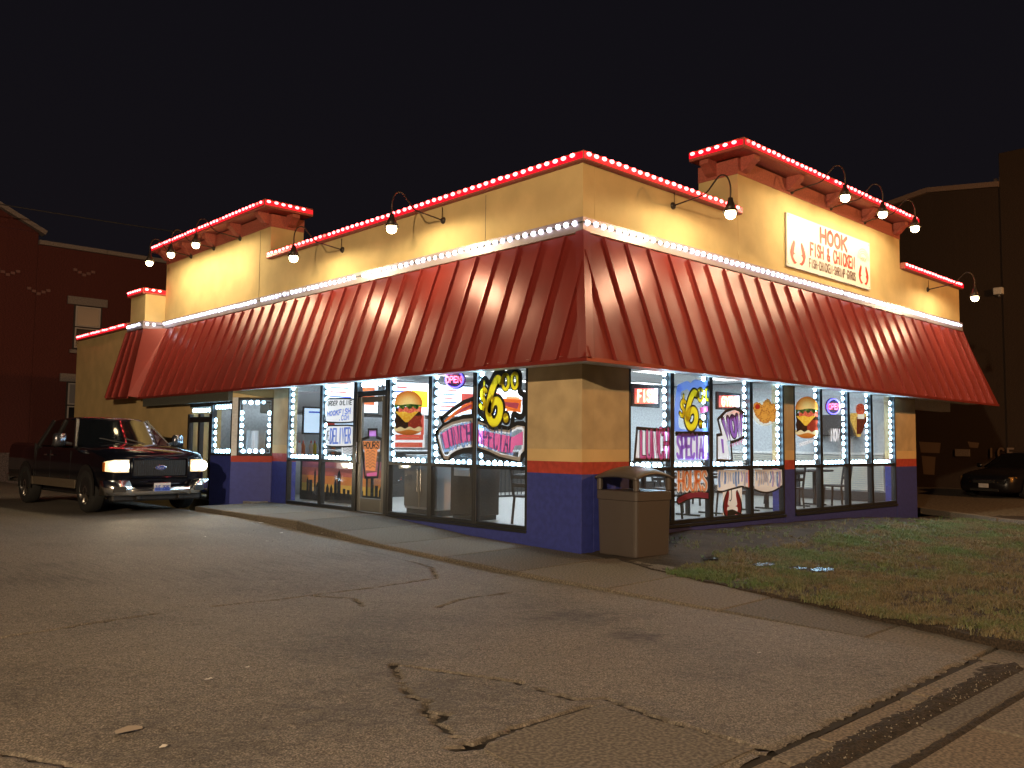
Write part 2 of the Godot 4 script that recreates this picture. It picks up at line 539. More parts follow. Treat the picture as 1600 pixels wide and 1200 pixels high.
	for i in scraps.size():
		var d = ray(scraps[i][0], scraps[i][1])
		var q = CAM + d * ((-0.33 - CAM.y) / d.y)
		q = CAM + d * ((lot_y(q.z) + 0.005 - CAM.y) / d.y)
		var s = scraps[i][2] * (0.62 if i != 3 else 0.85)
		var st3 = tool(true)
		var ring = []
		for k in 9:
			var t = TAU * k / 9.0
			ring.append(Vector3(cos(t) * s * rng.randf_range(0.6, 1.0), rng.randf_range(0.002, 0.012), sin(t) * s * rng.randf_range(0.4, 0.8)))
		for k in 9: tri(st3, Vector3(0, 0.008, 0), ring[(k + 1) % 9], ring[k])
		var o = part(self, "paper_scrap" if i != 3 else "flattened_cup", done(st3), M.paper if i != 3 else M.card, q)
		tag(o, ["small crumpled scrap of pale litter on the grey lot", "flattened tan paper cup lying on the lot"][1 if i == 3 else 0], "litter", "litter scattered on the lot" if i != 3 else "")
	# soil bed and lawn in front of the lit windows
	var lv = PackedVector3Array()
	var lc = PackedColorArray()
	var li = PackedInt32Array()
	var nz = 110
	var nxl = 150
	for j in nz + 1:
		var z = 0.004 + 9.5 * pow(float(j) / nz, 1.35)
		var xl = -0.02 if z < 0.5 else lerpf(0.08, -0.33, minf((z - 0.5), 1.0)) - maxf(z - 1.5, 0.0) * 0.21
		for i in nxl + 1:
			var x = lerpf(xl + 0.05 * wob.get_noise_2d(z * 2.0, 3.0), 13.4, pow(float(i) / nxl, 1.5))
			var y = lawn_y(x, z) + 0.018 * wob.get_noise_2d(x * 0.9, z * 0.9) + 0.008 * fine.get_noise_2d(x * 0.5, z * 0.5)
			if i == 0: y = walk_y(z) - 0.02
			elif i < 4: y = maxf(y, walk_y(z) + 0.006)
			lv.append(Vector3(x, y, z))
			var g = 0.75 + 0.5 * blot2.get_noise_2d(x * 0.7, z * 0.7)
			lc.append(Color(g, g, g))
	for j in nz:
		for i in nxl:
			var a = j * (nxl + 1) + i
			li.append_array([a, a + 1, a + nxl + 2, a, a + nxl + 2, a + nxl + 1])
	structure("lawn_soil", grid_mesh(lv, lc, li), M.soil)
	# drive to the right of the lawn
	var dv = tool()
	var edge = [[14.2, -2.2], [12.9, -0.6], [11.95, 0.55], [10.9, 1.83], [10.35, 3.1], [10.1, 4.6], [10.0, 9.0]]
	var poly = [Vector3(90, -0.315, 9), Vector3(90, -0.315, -60), Vector3(14.2, -0.315, -60)]
	for q in edge: poly.append(Vector3(q[0], -0.315, q[1]))
	flat_poly(dv, poly, Vector3.UP)
	structure("driveway", done(dv), M.drive)
	var kb = empty(self, "driveway_kerb")
	kb.set_meta("kind", "structure")
	for i in edge.size() - 1:
		var a = Vector3(edge[i][0], -0.27, edge[i][1])
		var b = Vector3(edge[i + 1][0], -0.27, edge[i + 1][1])
		var sk = tool()
		bar(sk, a.lerp(b, 0.01), a.lerp(b, 0.99), 0.16, 0.14)
		part(kb, "kerb_stone", done(sk), M.concrete_d)
	grass()
	puddles()

func grid_mesh(v: PackedVector3Array, c: PackedColorArray, idx: PackedInt32Array) -> ArrayMesh:
	var nrm = PackedVector3Array()
	nrm.resize(v.size())
	for i in range(0, idx.size(), 3):
		var n = (v[idx[i + 2]] - v[idx[i]]).cross(v[idx[i + 1]] - v[idx[i]])
		for k in 3: nrm[idx[i + k]] += n
	for i in nrm.size(): nrm[i] = nrm[i].normalized()
	var arr = []
	arr.resize(Mesh.ARRAY_MAX)
	arr[Mesh.ARRAY_VERTEX] = v
	arr[Mesh.ARRAY_NORMAL] = nrm
	arr[Mesh.ARRAY_COLOR] = c
	arr[Mesh.ARRAY_INDEX] = idx
	var m = ArrayMesh.new()
	m.add_surface_from_arrays(Mesh.PRIMITIVE_TRIANGLES, arr)
	return m

const PUDDLES := [[[1.12, 2.1], 0.22, 0.12], [[1.15, 2.55], 0.16, 0.14], [[1.25, 2.82], 0.24, 0.13], [[0.95, 1.42], 0.18, 0.1], [[0.95, 1.82], 0.12, 0.05]]

func grass():
	var tuft = tool()
	var r = RandomNumberGenerator.new()
	r.seed = 5
	for k in 7:
		var a = r.randf() * TAU
		var base = Vector3(r.randf_range(-0.02, 0.02), -0.005, r.randf_range(-0.02, 0.02))
		var lean = Vector3(cos(a), 0, sin(a)) * r.randf_range(0.012, 0.035)
		var side = Vector3(-sin(a), 0, cos(a)) * 0.003
		var h = r.randf_range(0.018, 0.04)
		var mid = base + lean * 0.4 + Vector3(0, h * 0.7, 0)
		quad(tuft, base - side, base + side, mid + side * 0.8, mid - side * 0.8)
		tri(tuft, mid - side * 0.8, mid + side * 0.8, base + lean + Vector3(0, h, 0))
	var mm = MultiMesh.new()
	mm.transform_format = MultiMesh.TRANSFORM_3D
	mm.use_colors = true
	mm.mesh = done(tuft)
	var patch = noise(0.55, FastNoiseLite.TYPE_SIMPLEX_SMOOTH, 3, 21)
	var tone = noise(0.9, FastNoiseLite.TYPE_SIMPLEX_SMOOTH, 3, 33)
	var spots = []
	for k in 105000:
		var x = r.randf_range(-1.4, 13.0)
		var z = r.randf_range(0.3, 7.5)
		var xl = -0.3 - maxf(z - 1.5, 0.0) * 0.21 + r.randf_range(-0.09, 0.06)
		if x < xl or x > 13.0 - 0.9 * z: continue
		var bare = 1.35 - 0.35 * smoothstep(3.0, 8.0, x)
		var n = patch.get_noise_2d(x, z * 1.5)
		if z < bare + 0.5 * n and r.randf() > 0.06: continue
		if n < -0.04 and r.randf() > 0.25: continue
		if x < 0.9 and z < 1.5: continue
		var wet = false
		for q in PUDDLES:
			if Vector2((x - q[0][0]) / (q[1] + 0.02), (z - q[0][1]) / (q[2] + 0.02)).length() < 1.0: wet = true
		if wet: continue
		spots.append(Vector2(x, z))
	mm.instance_count = spots.size()
	for i in spots.size():
		var x = spots[i].x
		var z = spots[i].y
		var s = r.randf_range(0.8, 1.5) * (1.0 + 0.7 * maxf(patch.get_noise_2d(x * 3.0, z * 3.0), 0.0))
		var b = Basis(Vector3.UP, r.randf() * TAU).scaled(Vector3(s, s * r.randf_range(0.7, 1.2), s))
		mm.set_instance_transform(i, Transform3D(b, Vector3(x, lawn_y(x, z) + 0.004, z)))
		var g = clampf(0.5 + tone.get_noise_2d(x, z) * 1.1 + r.randf_range(-0.3, 0.3) - 0.5 * smoothstep(2.0, 4.5, z) * (1.0 - 0.4 * smoothstep(4.0, 8.0, x)), 0.0, 1.0)
		mm.set_instance_color(i, Color(0.175, 0.14, 0.075).lerp(Color(0.095, 0.17, 0.055), g) * r.randf_range(0.6, 1.2))
	var o = MultiMeshInstance3D.new()
	o.name = "grass"
	o.multimesh = mm
	o.material_override = M.grass
	add_child(o)
	o.set_meta("kind", "stuff")
	tag(o, "patchy green and brown winter grass in front of the windows", "grass")

func puddles():
	for q in PUDDLES:
		var st = tool(true)
		var c = Vector3(q[0][0], 0, q[0][1])
		var y = lawn_y(c.x, c.z) + 0.028
		var ring = []
		for k in 18:
			var t = TAU * k / 18.0
			ring.append(Vector3(cos(t) * q[1] * rng.randf_range(0.7, 1.05), 0, sin(t) * q[2] * rng.randf_range(0.65, 1.05)))
		for k in 18: tri(st, Vector3.ZERO, ring[(k + 1) % 18], ring[k])
		var o = part(self, "puddle", done(st), M.water, Vector3(c.x, y, c.z))
		o.set_meta("kind", "structure")

# ------------------------------------------------------------------ the restaurant
const AZ := [-1.07, -2.26, -3.40, -4.60, -5.67, -6.87, -8.18]   # uprights of the storefront
const BX1 := [1.02, 2.08, 3.13, 4.35, 5.45]
const BX2 := [5.80, 6.85, 8.00, 9.05, 10.22]
const RAIL := 0.88
const OUT := 0.72        # how far the awning stands out
const TOPY := 4.18
const LOWY := 2.33

func banded(parent: Node, called: String, a: Vector3, b: Vector3, bottom: float, top: float):   # a wall with the painted base, stripe and field
	var lv = [bottom, 0.825, 0.995, 1.17, top]
	var ms = [M.blue, M.red_paint, M.tan, M.pier]
	var nm = ["painted_base", "painted_stripe", "painted_band", "wall"]
	var o = null
	for i in 4:
		var q = box(parent if i == 3 or o == null else parent, nm[i], Vector3(a.x, lv[i], a.z), Vector3(b.x, lv[i + 1], b.z), ms[i], 0.0015)
		o = q

func window(parent: Node, p0: Vector3, p1: Vector3, out: Vector3, y0: float, y1: float, first: bool, last: bool):   # p0,p1 on the wall face at y 0
	var d = (p1 - p0).normalized()
	var inw = -out
	var w = tool()
	var fw = 0.05
	var c0 = p0 + d * (fw / 2.0) + inw * 0.05
	var c1 = p1 - d * (fw / 2.0) + inw * 0.05
	var up = Vector3.UP
	var s = Vector3(absf(d.x) * fw + absf(out.x) * 0.1, y1 - y0, absf(d.z) * fw + absf(out.z) * 0.1)
	cb(w, c0 + up * (y0 + y1) / 2.0, s, 0.004)
	cb(w, c1 + up * (y0 + y1) / 2.0, s, 0.004)
	var len = p0.distance_to(p1) - fw * 2.0
	for yy in [y0 + 0.03, RAIL, y1 - 0.03]:
		var hs = Vector3(absf(d.x) * len + absf(out.x) * 0.092, 0.06, absf(d.z) * len + absf(out.z) * 0.092)
		cb(w, (p0 + p1) / 2.0 + inw * 0.05 + up * yy, hs, 0.004)
	var f = part(parent, "window", done(w), M.bronze)
	var gl = Vector3(absf(d.x) * len + absf(out.x) * 0.008, 0, absf(d.z) * len + absf(out.z) * 0.008)
	for q in [[y0 + 0.06, RAIL - 0.03], [RAIL + 0.03, y1 - 0.06]]:
		var g = tool()
		cb(g, (p0 + p1) / 2.0 + inw * 0.05 + up * (q[0] + q[1]) / 2.0, gl + up * (q[1] - q[0]), 0.001)
		part(f, "pane", done(g), M.glass)

func restaurant():
	var b = thing("restaurant_building", "yellow corner restaurant with blue base, red seamed awning and lit windows", "restaurant")
	# corner post, wrapped round both fronts
	banded(b, "post", Vector3(0, 0, 0), Vector3(0.25, 0, -1.07), -0.5, 2.6)
	banded(b, "post", Vector3(0.252, 0, 0), Vector3(1.02, 0, -0.25), -0.5, 2.6)
	# storefront windows on the parking side
	var oa = Vector3(-1, 0, 0)
	for i in AZ.size() - 1:
		if i == 3: continue
		window(b, Vector3(0, 0, AZ[i]), Vector3(0, 0, AZ[i + 1]), oa, -0.02, 2.56, false, false)
	box(b, "painted_base", Vector3(0.004, -0.5, -1.071), Vector3(0.25, -0.022, -4.598), M.blue, 0.002)
	box(b, "window_sill", Vector3(-0.02, -0.06, -1.072), Vector3(0.0, -0.021, -4.598), M.bronze, 0.003)
	box(b, "threshold", Vector3(0.004, -0.5, -4.6), Vector3(0.25, -0.024, -8.18), M.concrete_b, 0.002)
	# entrance door
	var dz0 = -4.6
	var dz1 = -5.67
	var fr = tool()
	for z in [dz0 - 0.045, dz1 + 0.045]: cb(fr, Vector3(0.05, 1.27, z), Vector3(0.12, 2.58, 0.09), 0.004)
	cb(fr, Vector3(0.05, 2.13, (dz0 + dz1) / 2.0), Vector3(0.11, 0.09, 0.888), 0.004)
	cb(fr, Vector3(0.05, 2.52, (dz0 + dz1) / 2.0), Vector3(0.11, 0.07, 0.888), 0.004)
	var dfr = part(b, "door_frame", done(fr), M.bronze)
	var tg = tool()
	cb(tg, Vector3(0.05, 2.33, (dz0 + dz1) / 2.0), Vector3(0.008, 0.3, 0.886), 0.001)
	part(dfr, "transom_pane", done(tg), M.glass)
	var dr = tool()
	for z in [dz0 - 0.15, dz1 + 0.15]: cb(dr, Vector3(0.045, 1.03, z), Vector3(0.06, 2.08, 0.11), 0.006)
	cb(dr, Vector3(0.045, 0.11, (dz0 + dz1) / 2.0), Vector3(0.056, 0.24, 0.66), 0.006)
	cb(dr, Vector3(0.045, 2.02, (dz0 + dz1) / 2.0), Vector3(0.056, 0.1, 0.66), 0.006)
	var door = part(b, "door", done(dr), M.bronze_light)
	var dg = tool()
	cb(dg, Vector3(0.045, 1.1, (dz0 + dz1) / 2.0), Vector3(0.008, 1.74, 0.66), 0.001)
	part(door, "pane", done(dg), M.glass)
	var dh = tool(true)
	tube(dh, [Vector3(0.02, 0.85, dz1 + 0.15), Vector3(-0.04, 0.87, dz1 + 0.15), Vector3(-0.04, 1.23, dz1 + 0.15), Vector3(0.02, 1.25, dz1 + 0.15)], 0.012, 8)
	part(door, "handle", done(dh), M.steel)
	# lawn front: two rows of windows
	var ob = Vector3(0, 0, 1)
	for row in [BX1, BX2]:
		for i in row.size() - 1:
			window(b, Vector3(row[i], 0, 0), Vector3(row[i + 1], 0, 0), ob, 0.03, 2.56, false, false)
		box(b, "painted_base", Vector3(row[0] + 0.001, -0.6, -0.006), Vector3(row[4] - 0.001, 0.026, -0.25), M.blue, 0.002)
		box(b, "window_sill", Vector3(row[0] + 0.001, -0.02, 0.0), Vector3(row[4] - 0.001, 0.027, 0.03), M.bronze, 0.003)
	banded(b, "post", Vector3(5.451, 0, 0), Vector3(5.799, 0, -0.25), -0.6, 2.6)
	banded(b, "post", Vector3(10.221, 0, 0), Vector3(11.3, 0, -0.25), -0.6, 2.6)
	banded(b, "side_wall", Vector3(11.08, 0, -0.252), Vector3(11.3, 0, -13.0), -0.6, 2.6)
	box(b, "wall", Vector3(0.0, -0.5, -13.0), Vector3(11.3, 2.7, -13.2), M.stucco, 0.002)
	# pickup bay: short wall, slanted wall with a window, front with window and door
	banded(b, "bay", Vector3(0, 0, -8.182), Vector3(0.22, 0, -8.80), -0.5, 2.6)
	var sl = Node3D.new()
	sl.name = "bay_wall"
	b.add_child(sl, true)
	sl.position = Vector3(0, 0, -8.81)
	sl.rotation.y = deg_to_rad(-45.0)     # own x runs along the wall towards the corner with the short wall
	var L = 0.877
	for q in [[-0.5, 0.80, M.blue, "painted_base"], [0.80, 0.93, M.red_paint, "painted_stripe"], [2.17, 2.6, M.stucco, "wall"]]:
		box(sl, q[3], Vector3(-L, q[0], 0), Vector3(0, q[1], -0.15), q[2], 0.0015)
	box(sl, "trim", Vector3(-L, 0.932, 0.006), Vector3(-L + 0.12, 2.168, -0.15), M.white_paint, 0.003)
	var bw = tool()
	for x in [-L + 0.145, -0.025]: cb(bw, Vector3(x, 1.55, -0.05), Vector3(0.05, 1.236, 0.1), 0.004)
	for y in [0.962, 2.138]: cb(bw, Vector3((-L + 0.12) / 2.0, y, -0.05), Vector3(L - 0.22, 0.06, 0.096), 0.004)
	part(sl, "window_frame", done(bw), M.bronze)
	var bg = tool()
	cb(bg, Vector3((-L + 0.12) / 2.0, 1.55, -0.05), Vector3(L - 0.22, 1.11, 0.008), 0.001)
	part(sl, "pane", done(bg), M.glass)
	var bxf = -0.62
	box(b, "painted_base", Vector3(bxf, -0.5, -9.432), Vector3(bxf + 0.2, 0.92, -10.44), M.blue, 0.002)
	box(b, "header", Vector3(bxf - 0.1, 2.09, -9.43), Vector3(bxf + 0.2, 2.34, -14.3), M.grey_paint, 0.004)
	var sw = tool()
	for z in [-9.46, -10.44]: cb(sw, Vector3(bxf + 0.05, 1.51, z), Vector3(0.1, 1.156, 0.06), 0.004)
	for y in [0.95, 2.06]: cb(sw, Vector3(bxf + 0.05, y, -9.95), Vector3(0.096, 0.06, 0.918), 0.004)
	var swf = part(b, "window", done(sw), M.bronze)
	var sg = tool()
	cb(sg, Vector3(bxf + 0.05, 1.505, -9.95), Vector3(0.008, 1.05, 0.918), 0.001)
	part(swf, "pane", done(sg), M.glass)
	var d2 = tool()
	for z in [-10.52, -11.1, -11.68]: cb(d2, Vector3(bxf + 0.05, 0.9, z), Vector3(0.1, 1.9, 0.1), 0.004)
	for y in [0.12, 1.72, 2.06]: cb(d2, Vector3(bxf + 0.05, y, -11.1), Vector3(0.09, 0.12, 1.06), 0.004)
	var sd = part(b, "service_door", done(d2), M.bronze)
	for q in [[-10.57, -11.05, 0.18, 1.66], [-11.15, -11.63, 0.18, 1.66], [-10.57, -11.63, 1.78, 2.0]]:
		var g2 = tool()
		cb(g2, Vector3(bxf + 0.05, (q[2] + q[3]) / 2.0, (q[0] + q[1]) / 2.0), Vector3(0.008, q[3] - q[2], q[0] - q[1]), 0.001)
		part(sd, "pane", done(g2), M.glass)
	# rear wing
	box(b, "rear_wing_wall", Vector3(-0.52, -0.5, -11.74), Vector3(0.2, 2.34, -14.94), M.stucco, 0.004)
	box(b, "rear_wing_wall", Vector3(-0.52, -0.5, -14.942), Vector3(0.2, 2.598, -16.0), M.stucco, 0.004)
	box(b, "rear_wing_wall", Vector3(-0.52, -0.5, -16.002), Vector3(0.2, 4.26, -20.3), M.stucco, 0.004)
	box(b, "rear_wing_wall", Vector3(-0.519, -0.5, -20.31), Vector3(9.0, 4.26, -20.5), M.stucco, 0.004)
	box(b, "coping", Vector3(-0.6, 4.262, -16.02), Vector3(0.3, 4.42, -20.36), M.red_trim, 0.01)
	# walls above the awning
	box(b, "wall", Vector3(0.0, 2.602, 0.0), Vector3(0.25, 5.19, -9.15), M.stucco, 0.003)
	box(b, "wall", Vector3(0.252, 2.602, 0.0), Vector3(3.97, 5.19, -0.25), M.stucco, 0.003)
	box(b, "wall", Vector3(0.002, 2.602, -9.152), Vector3(0.8, 6.2, -14.95), M.stucco, 0.003)
	box(b, "wall", Vector3(3.972, 2.602, 0.002), Vector3(10.63, 6.2, -0.8), M.stucco, 0.003)
	box(b, "wall", Vector3(10.632, 2.602, 0.0), Vector3(14.2, 5.26, -0.25), M.stucco, 0.003)
	box(b, "wall", Vector3(-0.52, 2.6, -14.952), Vector3(0.4, 5.08, -16.0), M.stucco, 0.003)
	box(b, "wall", Vector3(13.95, 2.602, -0.252), Vector3(14.2, 5.26, -13.0), M.stucco, 0.003)
	box(b, "roof_slab", Vector3(0.26, 3.0, -0.26), Vector3(13.94, 3.2, -20.3), M.grey_paint, 0.01)
	box(b, "soffit", Vector3(11.3, 2.602, -0.26), Vector3(13.94, 2.66, -12.98), M.white_paint, 0.003)
	box(b, "canopy_beam", Vector3(11.302, 2.16, -0.27), Vector3(14.18, 2.6, -0.5), M.white_paint, 0.006)
	box(b, "canopy_post", Vector3(13.6, -0.5, -9.0), Vector3(13.85, 2.6, -9.25), M.stucco, 0.006)
	# control joints in the render
	for z in [-2.05, -9.62]:
		box(b, "joint_bead", Vector3(-0.004, 4.3, z), Vector3(0.0, 5.15 if z > -9.0 else 5.9, z - 0.008), M.grey_paint, 0.001)
	# parapet copings
	box(b, "coping", Vector3(-0.1, 5.192, 0.1), Vector3(0.3, 5.33, -9.14), M.red_trim, 0.012)
	box(b, "coping", Vector3(0.302, 5.192, 0.1), Vector3(3.96, 5.33, -0.3), M.red_trim, 0.012)
	box(b, "coping", Vector3(10.64, 5.262, 0.1), Vector3(14.24, 5.4, -0.3), M.red_trim, 0.012)
	box(b, "coping", Vector3(-0.6, 5.082, -14.96), Vector3(0.45, 5.25, -16.06), M.red_trim, 0.012)
	# tall parapets: painted band, brackets and projecting cap
	box(b, "painted_band", Vector3(-0.012, 5.93, -9.14), Vector3(0.0, 6.21, -14.95), M.red_trim, 0.002)
	box(b, "painted_band", Vector3(0.002, 5.93, -9.15), Vector3(0.8, 6.21, -9.138), M.red_trim, 0.002)
	box(b, "painted_band", Vector3(3.96, 5.93, 0.002), Vector3(10.63, 6.21, 0.014), M.red_trim, 0.002)
	box(b, "painted_band", Vector3(3.958, 5.93, 0.0), Vector3(3.972, 6.21, -0.8), M.red_trim, 0.002)
	box(b, "cap", Vector3(-0.34, 6.24, -8.82), Vector3(0.84, 6.42, -15.2), M.red_trim, 0.015)
	box(b, "cap", Vector3(3.64, 6.24, 0.34), Vector3(10.9, 6.42, -0.78), M.red_trim, 0.015)
	for i in 5:
		var z = -9.32 - i * 1.36
		bracket(b, Vector3(-0.012, 6.22, z), Vector3(-1, 0, 0))
		var x = 4.14 + i * 1.56
		bracket(b, Vector3(x, 6.22, 0.014), Vector3(0, 0, 1))
	bracket(b, Vector3(0.45, 6.22, -9.138), Vector3(0, 0, 1))
	bracket(b, Vector3(3.958, 6.22, -0.5), Vector3(-1, 0, 0))
	awning(b)
	# flashing that carries the white LED string
	box(b, "flashing", Vector3(-0.065, 4.19, 0.065), Vector3(-0.002, 4.40, -14.95), M.pale_metal, 0.004)
	box(b, "flashing", Vector3(-0.001, 4.19, 0.002), Vector3(14.22, 4.40, 0.065), M.pale_metal, 0.004)
	box(b, "flashing", Vector3(-0.522, 4.16, -14.89), Vector3(-0.066, 4.36, -14.95), M.pale_metal, 0.004)
	box(b, "flashing", Vector3(-0.585, 4.16, -14.89), Vector3(-0.523, 4.36, -16.05), M.pale_metal, 0.004)

func bracket(b: Node, at: Vector3, out: Vector3):
	var st = tool()
	var s = Vector3.UP.cross(out) * 0.09
	var prof = [Vector2(0, 0.015), Vector2(0.26, 0.015), Vector2(0.26, -0.06), Vector2(0.2, -0.1), Vector2(0.1, -0.2), Vector2(0.0, -0.24)]
	var l = []
	var r = []
	for p in prof:
		l.append(at - s + out * p.x + Vector3.UP * p.y)
		r.append(at + s + out * p.x + Vector3.UP * p.y)
	var c = at + out * 0.1 + Vector3(0, -0.06, 0)
	for i in prof.size():
		var j = (i + 1) % prof.size()
		face(st, [l[i], l[j], r[j], r[i]], c)
	flat_poly(st, l, -s)
	flat_poly(st, r, s)
	part(b, "bracket", done(st), M.red_trim)

func awning(b: Node):
	var aw = empty(b, "awning")
	var nz = noise(0.9, FastNoiseLite.TYPE_SIMPLEX_SMOOTH, 2, 44)
	# face A: own coordinate u = -z ; face B: u = x
	for side in 2:
		var pitch = 0.475 if side == 0 else 0.51
		var first = -0.69 if side == 0 else -0.66
		var endu = 14.62 if side == 0 else 14.2
		var at = func(u: float, t: float, lift: float) -> Vector3:
			var o = 0.05 + (OUT - 0.05) * t
			var y = TOPY + (LOWY - TOPY) * t
			var n = Vector2(-(LOWY - TOPY), OUT - 0.05).normalized() * lift
			var ue = u
			if u > endu - 0.01 and side == 1: ue = u + 0.4 * t
			return Vector3(-(o + n.x), y + n.y, -ue) if side == 0 else Vector3(ue, y + n.y, o + n.x)
		var seams = []
		var u = first
		while u < endu:
			seams.append(u)
			u += pitch
		seams.append(endu)
		var prev = -OUT
		for s in seams:
			var st = tool(true)
			var off = rng.randf_range(-1.0, 1.0)
			var rows = 7
			var grid = []
			for j in rows + 1:
				var t = float(j) / rows
				var row = []
				for i in 5:
					var uu = lerpf(prev, s, i / 4.0)
					var tmin = clampf((-uu - 0.05) / (OUT - 0.05), 0.0, 1.0)
					var tt = lerpf(tmin, 1.0, t)
					var wv = 0.006 * nz.get_noise_2d(uu * 3.0 + side * 50.0, tt * 2.0) + 0.003 * off * (i / 4.0 - 0.5)
					row.append(at.call(uu, tt, wv))
				grid.append(row)
			for j in rows:
				for i in 4:
					if side == 0: quad(st, grid[j][i], grid[j + 1][i], grid[j + 1][i + 1], grid[j][i + 1])
					else: quad(st, grid[j][i], grid[j + 1][i], grid[j + 1][i + 1], grid[j][i + 1])
			part(aw, "panel", done(st), M.awning)
			prev = s
			if s < endu - 0.001:
				var tmin2 = clampf((-s - 0.05) / (OUT - 0.05), 0.0, 1.0)
				var rb = tool()
				var p0 = at.call(s, tmin2 + 0.012, 0.022)
				var p1 = at.call(s, 1.0, 0.022)
				bar(rb, p0, p1, 0.036, 0.046, (at.call(s, 0.5, 1.0) - at.call(s, 0.5, 0.0)))
				part(aw, "seam_rib", done(rb), M.awning)
	# hip cap over the corner
	var h0 = Vector3(-0.06, TOPY + 0.02, 0.06)
	var h1 = Vector3(-OUT - 0.02, LOWY, OUT + 0.02)
	var hp = tool()
	var cap = []
	for e in [h0, h1]:
		cap.append([e + Vector3(-0.015, 0.0, -0.13), e + Vector3(-0.018, 0.012, 0.018), e + Vector3(0.13, 0.0, 0.015)])
	for i in 2:
		quad(hp, cap[0][i], cap[1][i], cap[1][i + 1], cap[0][i + 1])
	part(aw, "hip_cap", done(hp), M.awning)
	# triangle that turns the awning out to the tower, and the steeper piece on it
	var tr = tool()
	face(tr, [Vector3(-0.05, 4.18, -14.62), Vector3(-0.565, 4.15, -14.90), Vector3(-0.96, LOWY + 0.03, -14.70)], Vector3(0.5, 3, -16))
	face(tr, [Vector3(-0.05, 4.18, -14.62), Vector3(-0.96, LOWY + 0.03, -14.70), Vector3(-OUT, LOWY, -14.62)], Vector3(0.5, 3, -16))
	part(aw, "turn_panel", done(tr), M.awning)
	for i in 3:
		var z0 = -14.9 - i * 0.385
		var z1 = z0 - 0.385
		var q = tool()
		face(q, [Vector3(-0.565, 4.15, z0), Vector3(-0.565, 4.15, z1), Vector3(-0.96, LOWY + 0.03, z1 - 0.12 * i), Vector3(-0.96, LOWY + 0.03, z0 - 0.12 * maxi(i - 1, 0) + (0.2 if i == 0 else 0.0))], Vector3(1, 3, -15.5))
		part(aw, "panel", done(q), M.awning)
		var rr = tool()
		bar(rr, Vector3(-0.58, 4.14, z1), Vector3(-0.985, LOWY + 0.03, z1 - 0.12 * i), 0.03, 0.05, Vector3(-1, 0.2, 0))
		part(aw, "seam_rib", done(rr), M.awning)
	# drip edge and soffit
	var e1 = tool()
	bar(e1, Vector3(-OUT, LOWY - 0.015, OUT + 0.02), Vector3(-OUT, LOWY - 0.015, -14.7), 0.03, 0.05)
	part(aw, "drip_edge", done(e1), M.awning)
	var e2 = tool()
	bar(e2, Vector3(-OUT + 0.016, LOWY - 0.015, OUT), Vector3(14.6, LOWY - 0.015, OUT), 0.03, 0.05)
	part(aw, "drip_edge", done(e2), M.awning)
	var e3 = tool()
	bar(e3, Vector3(-0.96, LOWY, -14.7), Vector3(-0.96, LOWY, -16.3), 0.03, 0.05)
	part(aw, "drip_edge", done(e3), M.awning)
	box(aw, "soffit", Vector3(-OUT + 0.02, LOWY + 0.02, OUT - 0.02), Vector3(-0.003, LOWY + 0.05, -14.6), M.white_paint, 0.002)
	box(aw, "soffit", Vector3(-0.002, LOWY + 0.02, OUT - 0.02), Vector3(14.56, LOWY + 0.05, 0.003), M.white_paint, 0.002)
	var ec = tool()
	face(ec, [Vector3(14.2, TOPY, 0.05), Vector3(14.6, LOWY, OUT), Vector3(14.6, LOWY, 0.05)], Vector3(13, 3, 0.2))
	part(aw, "end_panel", done(ec), M.awning)

# ------------------------------------------------------------------ LED strings
var led_mesh := {}

func led_shape(long: float, tall: float, deep: float, out: Vector3, along: Vector3) -> ArrayMesh:
	var key = [long, tall, deep, out, along]
	if not led_mesh.has(key):
		var st = tool(true)
		var up = out.cross(along)
		var n = 10
		var rings = [[1.0, 0.0], [0.86, 0.55], [0.45, 0.92]]
		var pts = []
		for r in rings:
			var ring = []
			for k in n:
				var t = TAU * k / n
				ring.append(along * cos(t) * long / 2.0 * r[0] + up * sin(t) * tall / 2.0 * r[0] + out * deep * r[1])
			pts.append(ring)
		for i in 2:
			for k in n:
				var k2 = (k + 1) % n
				face(st, [pts[i][k], pts[i][k2], pts[i + 1][k2], pts[i + 1][k]], Vector3.ZERO)
		for k in n: face(st, [pts[2][k], pts[2][(k + 1) % n], out * deep], Vector3.ZERO)
		led_mesh[key] = done(st)
	return led_mesh[key]

func led_string(called: String, label: String, group: String, p0: Vector3, p1: Vector3, out: Vector3, pitch: float, size: Vector3, lit: Material, tint: Color, energy: float):
	var d = (p1 - p0).normalized()
	var len = p0.distance_to(p1)
	var o = thing(called, label, "LED lights", p0, group)
	var st = tool()
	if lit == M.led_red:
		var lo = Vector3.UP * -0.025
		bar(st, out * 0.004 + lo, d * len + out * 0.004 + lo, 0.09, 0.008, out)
		part(o, "red_glow_strip", done(st), M.red_glow_strip)  # added strip; its own emission stands in for red LED light on the coping
	else:
		bar(st, out * 0.004, d * len + out * 0.004, 0.022, 0.008, out)
		part(o, "cable", done(st), M.cable)
	var n = int(len / pitch)
	var shape = led_shape(size.x, size.y, size.z, out, d)
	for i in n:
		if rng.randf() < 0.012: continue
		part(o, "led", shape, lit if rng.randf() > 0.07 else M[{M.led_red: "led_red_dim", M.led_white: "led_white_dim", M.led_cool: "led_cool_dim"}[lit]], d * (pitch * (i + 0.5)) + out * 0.009 + d * rng.randf_range(-0.009, 0.009) + d.cross(out) * rng.randf_range(-0.006, 0.006))
	var l = AreaLight3D.new()
	l.name = "led_light"
	l.light_color = tint
	l.light_energy = energy * len
	l.area_size = Vector2(len * 0.98, maxf(size.y, 0.03))
	l.shadow_enabled = true
	o.add_child(l)
	l.transform = Transform3D(Basis(d, (-out).cross(d), -out), d * len / 2.0 + out * (size.z + 0.03))   # it shines along its own -z

